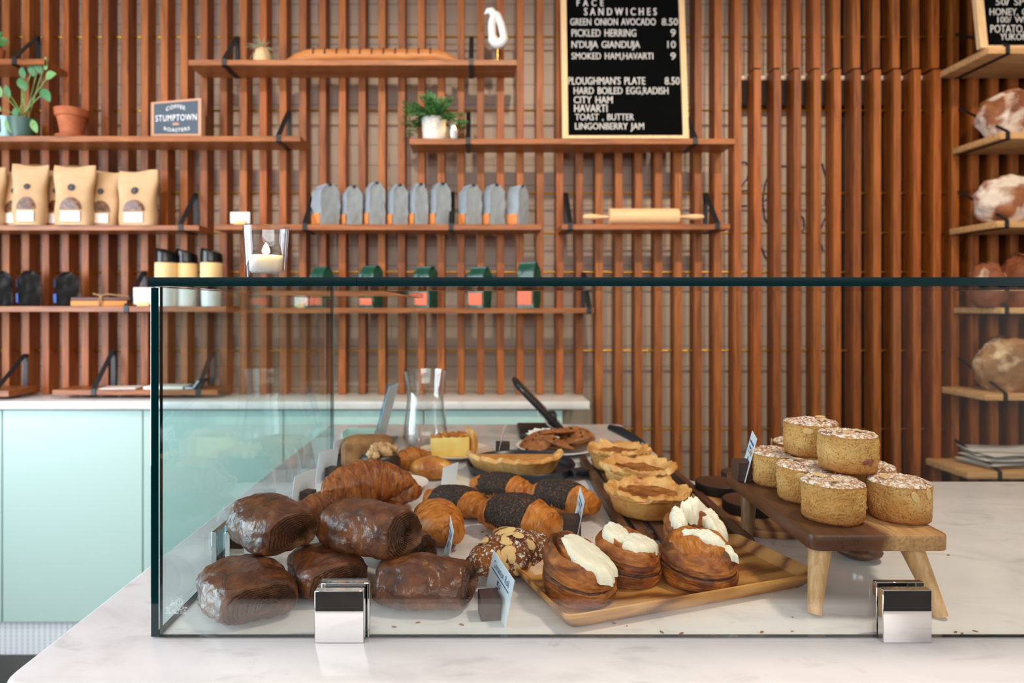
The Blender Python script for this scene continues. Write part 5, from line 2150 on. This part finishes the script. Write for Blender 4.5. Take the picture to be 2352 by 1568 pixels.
# ------------------------------------------------------------------ chocolate tarts on an oval board
t = thing('serving_board', 'oval striped wood board under the chocolate tarts, behind the muffin stand', 'serving board', (0.59, 1.405, CZ), (0, 0, R(-12)))
pts = []
for k in range(64):
    a = 2 * PI * k / 64
    ca, sa = math.cos(a), math.sin(a)
    pts.append((0.125 * math.copysign(abs(ca) ** 0.8, ca), 0.195 * math.copysign(abs(sa) ** 0.85, sa)))
B().prism(pts, 0.0002, 0.015).build('board', m_board, t, bevel=0.004)
for lab, x, y in (('chocolate tart nearest the pies, on the oval board', 0.543, 1.475), ('chocolate tart partly behind the leg of the muffin stand', 0.553, 1.338),
                  ('chocolate tart furthest back on the oval board', 0.625, 1.56)):
    o = thing('chocolate_tart', lab, 'tart', (x, y, CZ + 0.0153), group='round chocolate tarts')
    r = 0.0525 if y < 1.55 else 0.045
    B().lathe([(0, 0), (r * 0.97, 0), (r, 0.002), (r * 1.01, 0.021), (r * 0.985, 0.0225), (r * 0.955, 0.0215), (0, 0.021)], 64).build('shell', m_tartside, o)
    B().lathe([(r * 0.955, 0.0212), (r * 0.94, 0.0222), (0, 0.0226)], 64).build('ganache', m_tart, o)

# ------------------------------------------------------------------ muffin stand
HS = 0.114
t = thing('footed_stand', 'low wooden stand with splayed legs carrying the almond cakes', 'stand', (0.568, 1.08, CZ))
x0, x1, y0, y1 = 0.462, 0.656, 0.908, 1.262
b = B()
rc = rounded([(x0, y0), (x1, y0), (x1 + 0.012, y1), (x0 + 0.012, y1)], 0.016)
b.prism(rc, CZ + HS - 0.023, CZ + HS)
b.build('slab', m_acacia, t, bevel=0.003, world=True)
for lx, ly, bx_, by_, mt in ((0.493, 0.945, 0.468, 0.912, m_leg), (0.622, 0.945, 0.640, 0.905, m_leg), (0.505, 1.222, 0.494, 1.205, m_legd), (0.632, 1.222, 0.655, 1.235, m_legd)):
    P = [(bx_, by_, CZ + 0.0022), (bx_ + (lx - bx_) * 0.5, by_ + (ly - by_) * 0.5, CZ + 0.048), (lx, ly, CZ + HS - 0.0235)]
    B().tube(P, [0.0092, 0.0125, 0.0160], 24).build('leg', mt, t, world=True)
ZS = CZ + HS + 0.0003
MR, MH = 0.0435, 0.059
muffin('front left lower almond cake at the stand edge', (0.531, 0.982, ZS), 0.3, MR, 0.0425, MH, 1.1, [(2.2, MH, 0.02), (4.0, MH, 0.026)])
muffin('front right lower almond cake with an almond flake on its side', (0.632, 0.984, ZS), 2.0, MR, 0.0412, MH, 2.7, [(2.62, MH * 0.72, 0.5), (3.1, MH * 0.80, 0.2), (1.2, MH, 0.024)])
muffin('lower left almond cake with a flake on its front, second row', (0.539, 1.080, ZS), 1.1, MR, 0.0420, MH, 3.9, [(3.05, MH * 0.8, 1.5), (0.6, MH, 0.02)])
muffin('lower left almond cake in the third row on the stand', (0.536, 1.178, ZS), 4.1, MR * 0.99, 0.0418, MH, 5.3, [(1.0, MH, 0.02)])
muffin('lower almond cake at the right of the second row, mostly hidden', (0.640, 1.083, ZS), 5.6, MR, 0.0420, MH, 7.7, [(2.0, MH, 0.02)])
muffin('rear left almond cake next to the price card on the stand', (0.598, 1.235, ZS), 0.9, MR * 0.95, 0.040, MH * 1.12, 9.4, [(2.0, MH, 0.02)])
muffin('upper almond cake with a red berry patch, frontmost on top', (0.583, 1.033, ZS + MH + 0.0028), 3.0, MR * 0.99, 0.0422, MH, 11.2, [(2.4, MH, 0.018), (1.2, MH, 0.026)], (1.95, MH * 0.36, 1))
muffin('upper almond cake behind the berry one, top of the pile', (0.578, 1.139, ZS + MH + 0.0028), 2.4, MR, 0.0422, MH, 13.6, [(1.75, MH * 0.78, 1.5), (2.9, MH, 0.022), (4.4, MH, 0.027)])
card('tall white price card in a dark block on the wooden stand', (0.479, 1.178), (0.503, 1.255), CZ + HS, 0.083, R(14), None, ((0.483, 1.20), (0.028, 0.032, 0.036), 0))
t = thing('wooden_handled_tool', 'round dark wood handle with chrome ferrule lying under the muffin stand', 'kitchen tool', (0.652, 1.125, CZ))
B().lathe([(0, 0.0003), (0.02, 0.002), (0.036, 0.010), (0.038, 0.015), (0.030, 0.022), (0.012, 0.026), (0, 0.027)], 40).build('wood_handle', m_walnut, t, smooth=180)
B().lathe([(0.011, 0.024), (0.012, 0.036), (0.009, 0.038), (0, 0.038)], 24).build('ferrule', m_chrome, t)

# ------------------------------------------------------------------ rear left: cakes and buns
t = thing('loaf_cake', 'tan loaf cake slice at the back, beside the side pane', 'cake', (-0.303, 1.775, CZ + 0.0003), (0, 0, R(6)))
b = B()


def lc(u, v):
    th, a = PI * u, 2 * PI * v
    cx, cy, cz = math.sin(th) * math.cos(a), math.sin(th) * math.sin(a), -math.cos(th)
    p = Vector((cx, cy, cz))
    k = 1 + 0.05 * fbm(p, 3, 4.4)
    e = 0.32
    sg = lambda q, w_: math.copysign(abs(q) ** e, q) * w_
    return (sg(cx, 0.068) * k, sg(cy, 0.042) * k, max(0, 0.038 + sg(cz, 0.037) * k + 0.006 * (1 - cx * cx) * (cz > 0)))


b.grid(lc, 40, 56, False, True)
b.build('cake_body', m_loafcake, t, smooth=180)

t = thing('walnut_cake', 'dark chocolate cake heaped with walnut pieces behind the croissants', 'cake', (-0.252, 1.655, CZ + 0.0003))
B().lathe([(0, 0), (0.05, 0), (0.053, 0.004), (0.052, 0.05), (0.045, 0.06), (0, 0.064)], 40, wob=lambda a, z: 1 + 0.04 * math.sin(a * 5 + z * 60)).build('cake_body', m_choc, t)
for i in range(15):
    a, r = rnd.uniform(0, 2 * PI), 0.044 * math.sqrt(rnd.random())
    b = B()
    sd = rnd.random() * 40
    s_ = rnd.uniform(0.009, 0.0135)

    def nut(u, v):
        th, q = PI * u, 2 * PI * v
        p = Vector((math.sin(th) * math.cos(q), math.sin(th) * math.sin(q), math.cos(th)))
        k = s_ * (1 + 0.5 * fbm(p, 2.4, sd))
        return p * k + Vector((r * math.cos(a), r * math.sin(a), 0.066 + 0.010 * (1 - r / 0.044)))
    b.grid(nut, 12, 16, False, True)
    b.build('walnut_piece', m_walnutnut, t, smooth=180)


def plate(label, c, r, mat=None, z=0.0):
    o = B().lathe([(0, 0.0), (r * 0.6, 0.0), (r * 0.66, 0.003), (r * 0.97, 0.0145), (r, 0.017), (r * 0.985, 0.0185), (r * 0.94, 0.0165), (r * 0.64, 0.0065), (0, 0.006)], 72).build('plate', mat or m_plate, loc=(c[0], c[1], CZ + 0.0003 + z), smooth=60)
    return tag(o, label, 'plate')


plate('small pale plate edge showing behind the croissants', (-0.188, 1.548), 0.068)
o = croissant('savory_bun', 'golden oval bun with seeds on the small plate behind the croissants', (-0.120, 1.645, CZ + 0.0003), R(-8), 0.115, 0.032, 0.1, 4.9, m_browned, None, tipmin=0.3, steps=0.5, cat='bun', power=0.5)
o = croissant('ham_roll', 'orange knotted pastry roll between walnut cake and quiche', (-0.183, 1.745, CZ + 0.0003), R(40), 0.12, 0.033, 0.6, 8.3, m_crois_o, None, tipmin=0.5, steps=3, cat='pastry')

plate('blush plate under the slice of quiche', (-0.070, 1.905), 0.108)
t = thing('quiche_slice', 'tall yellow quiche slice with browned top and thick crust', 'quiche', (-0.083, 1.895, CZ + 0.0072), (0, 0, R(12)))
hq = 0.062
tri = [(-0.066, -0.042), (0.045, -0.052), (0.055, -0.02), (0.045, 0.03), (-0.02, 0.05)]
B().prism(tri, 0, hq - 0.006).build('custard', m_custard, t, bevel=0.003)
b = B()
b.grid(lambda u, v: ((-0.064 + 0.108 * u), (-0.040 - 0.010 * u) + (0.075 + 0.012 * u - 0.09 * (1 - u) ** 3 * 0.7) * v, hq - 0.006 + 0.008 * math.sin(PI * v) ** 0.5 * (0.6 + 0.4 * math.sin(u * 9 + v * 5)) + 0.003 * math.sin(u * 31)), 26, 16)
b.build('browned_top', m_browned, t, smooth=180)
b = B()


def qc(u, v):
    a = R(-78) + R(125) * u
    r = 0.018 + 0.006 * math.sin(u * 24)
    cx, cy = 0.048 + 0.012 * math.cos(a), 0.052 * math.sin(a)
    q = 2 * PI * v
    return (cx + math.cos(a) * r * 0.8 * math.cos(q), cy + math.sin(a) * r * 0.6 * math.cos(q), 0.035 + 0.035 * math.sin(q) * (1 + 0.1 * math.sin(u * 19)))


b.grid(qc, 40, 20, False, True)
for e in (0.0, 1.0):
    b.add([qc(e, k / 20) for k in range(20)], [tuple(range(20))])
b.build('pastry_rim', m_pie, t, smooth=180)

# dark iron pan with the cut tart
t = thing('iron_pan', 'dark blue black round pan under the cut tart', 'pan', (0.108, 1.715, CZ + 0.0003))
r = 0.143
B().lathe([(0, 0), (r * 0.9, 0), (r * 0.95, 0.004), (r, 0.024), (r * 0.985, 0.027), (r * 0.955, 0.024), (r * 0.91, 0.008), (0, 0.007)], 80).build('pan_body', m_slate, t)
b = B()
b.prism(rounded([(0.125, -0.105), (0.175, -0.075), (0.160, -0.045), (0.115, -0.06)], 0.012), 0.008, 0.024)
b.build('pan_handle', m_slate, t, bevel=0.005)
t = thing('cut_tart', 'half of a tart with knobbly golden crust, cut side away, on the dark pan', 'tart', (0.092, 1.725, CZ + 0.0078))
b = B()
RT = 0.124


def gal(u, v):
    a = PI + PI * u
    wv = fbm((math.cos(a) * 3, math.sin(a) * 3, 0), 1.0, 3.3)
    cr = math.sin(u * 46 + 3 * wv)
    P = [(0.84, 0.0), (0.93, 0.020), (0.99, 0.032), (1.04, 0.040), (1.0, 0.049), (0.92, 0.047), (0.86, 0.039), (0.80, 0.034), (0.80, 0.0)]
    k = v * (len(P) - 1)
    i = min(len(P) - 2, int(k))
    f = k - i
    rr = P[i][0] + (P[i + 1][0] - P[i][0]) * f
    z = P[i][1] + (P[i + 1][1] - P[i][1]) * f
    rim = max(0, min(1, (z - 0.024) / 0.015))
    rr *= 1 + 0.03 * wv + rim * 0.02 * cr
    z *= 1 + 0.12 * wv * rim + 0.07 * cr * rim
    return (RT * rr * math.cos(a), RT * rr * math.sin(a), max(0, z))


b.grid(gal, 110, 33)
for e in (0.0, 1.0):
    b.add([gal(e, k / 32) for k in range(33)], [tuple(range(33))])
b.build('crust', m_pie, t, smooth=180)
pts = [(RT * 0.86 * math.cos(PI + PI * k / 40), RT * 0.86 * math.sin(PI + PI * k / 40)) for k in range(41)]
B().prism(pts, 0.001, 0.037).build('filling', m_pumpkin, t, bevel=0.001, seg=1)

# cookies on a plate
plate('white plate under the heap of brown cookies', (0.235, 1.965), 0.125, m_ceramic)
ck = [('cookie lying flat at the bottom centre of the heap', 0.225, 1.97, 0.0070, 0, 0, 0.055), ('large cookie leaning at the left front of the cookie heap', 0.175, 1.94, 0.022, -14, 26, 0.060),
      ('cookie at the lower front of the heap, half under the leaning one', 0.232, 1.915, 0.022, 16, 8, 0.050), ('cookie at the right front of the heap', 0.290, 1.925, 0.022, 20, -14, 0.053),
      ('cookie at the top of the heap', 0.232, 1.98, 0.040, 8, 10, 0.060), ('cookie at the rear right of the heap', 0.295, 1.99, 0.030, 10, -16, 0.056)]
for i, (lab, x, y, dz, rx, ry, rr) in enumerate(ck):
    o = thing('cookie', lab, 'cookie', (x, y, CZ + dz + 0.0005), (R(rx), R(-ry), i * 1.1), 'brown cookies on the rear plate')
    b = B()

    def ckf(u, v):
        th, q = PI * u, 2 * PI * v
        p = Vector((math.sin(th) * math.cos(q), math.sin(th) * math.sin(q), -math.cos(th)))
        k = 1 + 0.06 * fbm(p, 2, i * 3.3) + 0.025 * fbm(p, 7, i)
        return (p.x * rr * k, p.y * rr * k, 0.011 + p.z * 0.011 * (1 + 0.5 * fbm(p, 6, i * 1.7)) * (1 if p.z > 0 else 0.7))
    b.grid(ckf, 26, 44, False, True)
    b.build('cookie_body', m_cookie, o, smooth=180)
    for k in range(6):
        a, r_ = rnd.uniform(0, 2 * PI), rr * 0.8 * math.sqrt(rnd.random())
        B().lathe([(0, -0.003), (0.004, -0.001), (0.0045, 0.001), (0, 0.004)], 8, (r_ * math.cos(a), r_ * math.sin(a), 0.0205)).build('chocolate_chip', m_choc, o)

# ------------------------------------------------------------------ behind the case on the counter leg
YC = 2.03
t = thing('carafe', 'empty clear glass carafe with waisted neck behind the glass case', 'carafe', (X(977, YC), YC, CZ + 0.0002))
s_ = YC / F
B().lathe([(0, 0.0), (0.054, 0.0), (0.063, 0.004), (0.070, 0.028), (0.068, 0.055), (0.061, 0.105), (0.0565, 0.150), (0.0595, 0.195), (0.0675, 0.236), (0.0655, 0.236), (0.0575, 0.195), (0.0545, 0.150), (0.059, 0.105), (0.0655, 0.055), (0.0665, 0.03), (0.058, 0.012), (0, 0.010)], 64).build('glass_body', m_vessel, t, smooth=60)
o = thing('sign_holder', 'clear acrylic sign holder leaning behind the loaf cake', 'sign holder', (-0.305, 2.12, CZ))
Mx = Matrix.Translation((-0.02, 0, 0.0045)) @ Matrix.Rotation(R(14), 4, 'Y') @ Matrix.Rotation(R(82), 4, 'Z')
B().bx((-0.06, -0.0025, 0), (0.06, 0.0025, 0.185), M=Mx).build('acrylic_sheet', m_acrylic, o, smooth=0)
B().bx((-0.056, -0.0045, 0.004), (0.056, -0.0035, 0.18), M=Mx).build('printed_sheet', m_paper, o, smooth=0)
B().bx((-0.03, -0.055, 0), (0.035, 0.055, 0.004)).build('foot', m_acrylic, o, smooth=0)
t = thing('mint_box', 'small open mint green box behind the loaf cake', 'box', (-0.372, 2.03, CZ))
b = B()
b.bx((-0.05, -0.04, 0.0003), (0.05, 0.04, 0.004))
b.bx((-0.05, -0.04, 0.004), (0.05, -0.036, 0.034)).bx((-0.05, 0.036, 0.004), (0.05, 0.04, 0.05)).bx((-0.05, -0.036, 0.004), (-0.046, 0.036, 0.05)).bx((0.046, -0.036, 0.004), (0.05, 0.036, 0.05))
b.build('box_body', m_mint, t)

YT = 2.25
t = thing('tablet_stand', 'black point of sale tablet tilted on its stand, seen from the side', 'tablet', (0.22, YT, CZ))
a_, c_ = W(1186, 870, YT), W(1298, 985, YT)
d = (c_ - a_)
L = d.length
ang = math.atan2(-d.z, d.x)
Mx = Matrix.Translation(a_) @ Matrix.Rotation(ang, 4, 'Y')
B().bx((0, -0.09, -0.020), (L, 0.11, 0.0), M=Mx).build('case_shell', m_rubber, t, bevel=0.006, world=True)
B().bx((0.012, -0.078, 0.0003), (L - 0.012, 0.098, 0.0015), M=Mx).build('screen', m_blackgloss, t, world=True)
B().bx((0.02, -0.093, -0.012), (0.036, -0.0902, -0.006), M=Mx).build('camera_edge', m_steel, t, world=True)
b = B()
b.bx((W(1192, 990, 2.2).x, 2.13, CZ + 0.0003), (W(1290, 990, 2.2).x, 2.33, CZ + 0.022))
b.build('stand_base', m_black, t, bevel=0.006, world=True)
B().bx((0.235, 2.20, CZ + 0.0225), (0.262, 2.26, CZ + 0.075)).build('stand_arm', m_black, t, bevel=0.004, world=True)
b = B()
b.tube([W(1235, 935, 2.2), W(1238, 955, 2.19), W(1250, 958, 2.19), W(1258, 975, 2.19), W(1275, 985, 2.2)], 0.0035, 8)
b.build('white_cable', m_whitelabel, t, world=True)
b = B()


def nap(u, v):
    th, q = PI * u, 2 * PI * v
    p = Vector((math.sin(th) * math.cos(q), math.sin(th) * math.sin(q), -math.cos(th)))
    k = 1 + 0.55 * fbm(p, 2.6, 6.6)
    return (p.x * 0.042 * k, p.y * 0.03 * k, max(0, 0.018 + 0.02 * p.z * k))


b.grid(nap, 24, 32, False, True)
o = b.build('crumpled_napkin', m_whitelabel, loc=(X(1245, 2.12), 2.105, CZ + 0.0004), smooth=25)
tag(o, 'crumpled white napkin before the tablet stand', 'napkin')

# ------------------------------------------------------------------ crumbs
b = B()
spots = [(1108, 1222), (1118, 1230), (1106, 1228), (1090, 1345), (1120, 1352), (1410, 1432), (1440, 1438), (1750, 1452), (1820, 1450), (1820, 1418), (2195, 1452), (2210, 1455), (2240, 1450), (2178, 1275), (905, 1440), (960, 1430), (1060, 1435),
         (1345, 1240), (1360, 1235), (1520, 1452), (1565, 1455)]
for px, py in spots:
    y = 0.43 * F / (py - VY)
    c = Vector((X(px, y), y, CZ + 0.0008))
    r = rnd.uniform(0.0011, 0.0028)
    Mx = Matrix.Translation(c) @ Matrix.Rotation(rnd.uniform(0, 3), 4, 'Z') @ Matrix.Diagonal((1.7, 0.8, 0.55, 1))
    b.lathe([(0, -r * 0.9), (r * 0.9, -r * 0.4), (r, 0.1 * r), (0, r)], 6, M=Mx)
o = b.build('pastry_crumbs', m_crumb)
tag(o, 'scattered pastry crumbs and flakes on the marble inside the case', 'crumbs', kind='stuff')
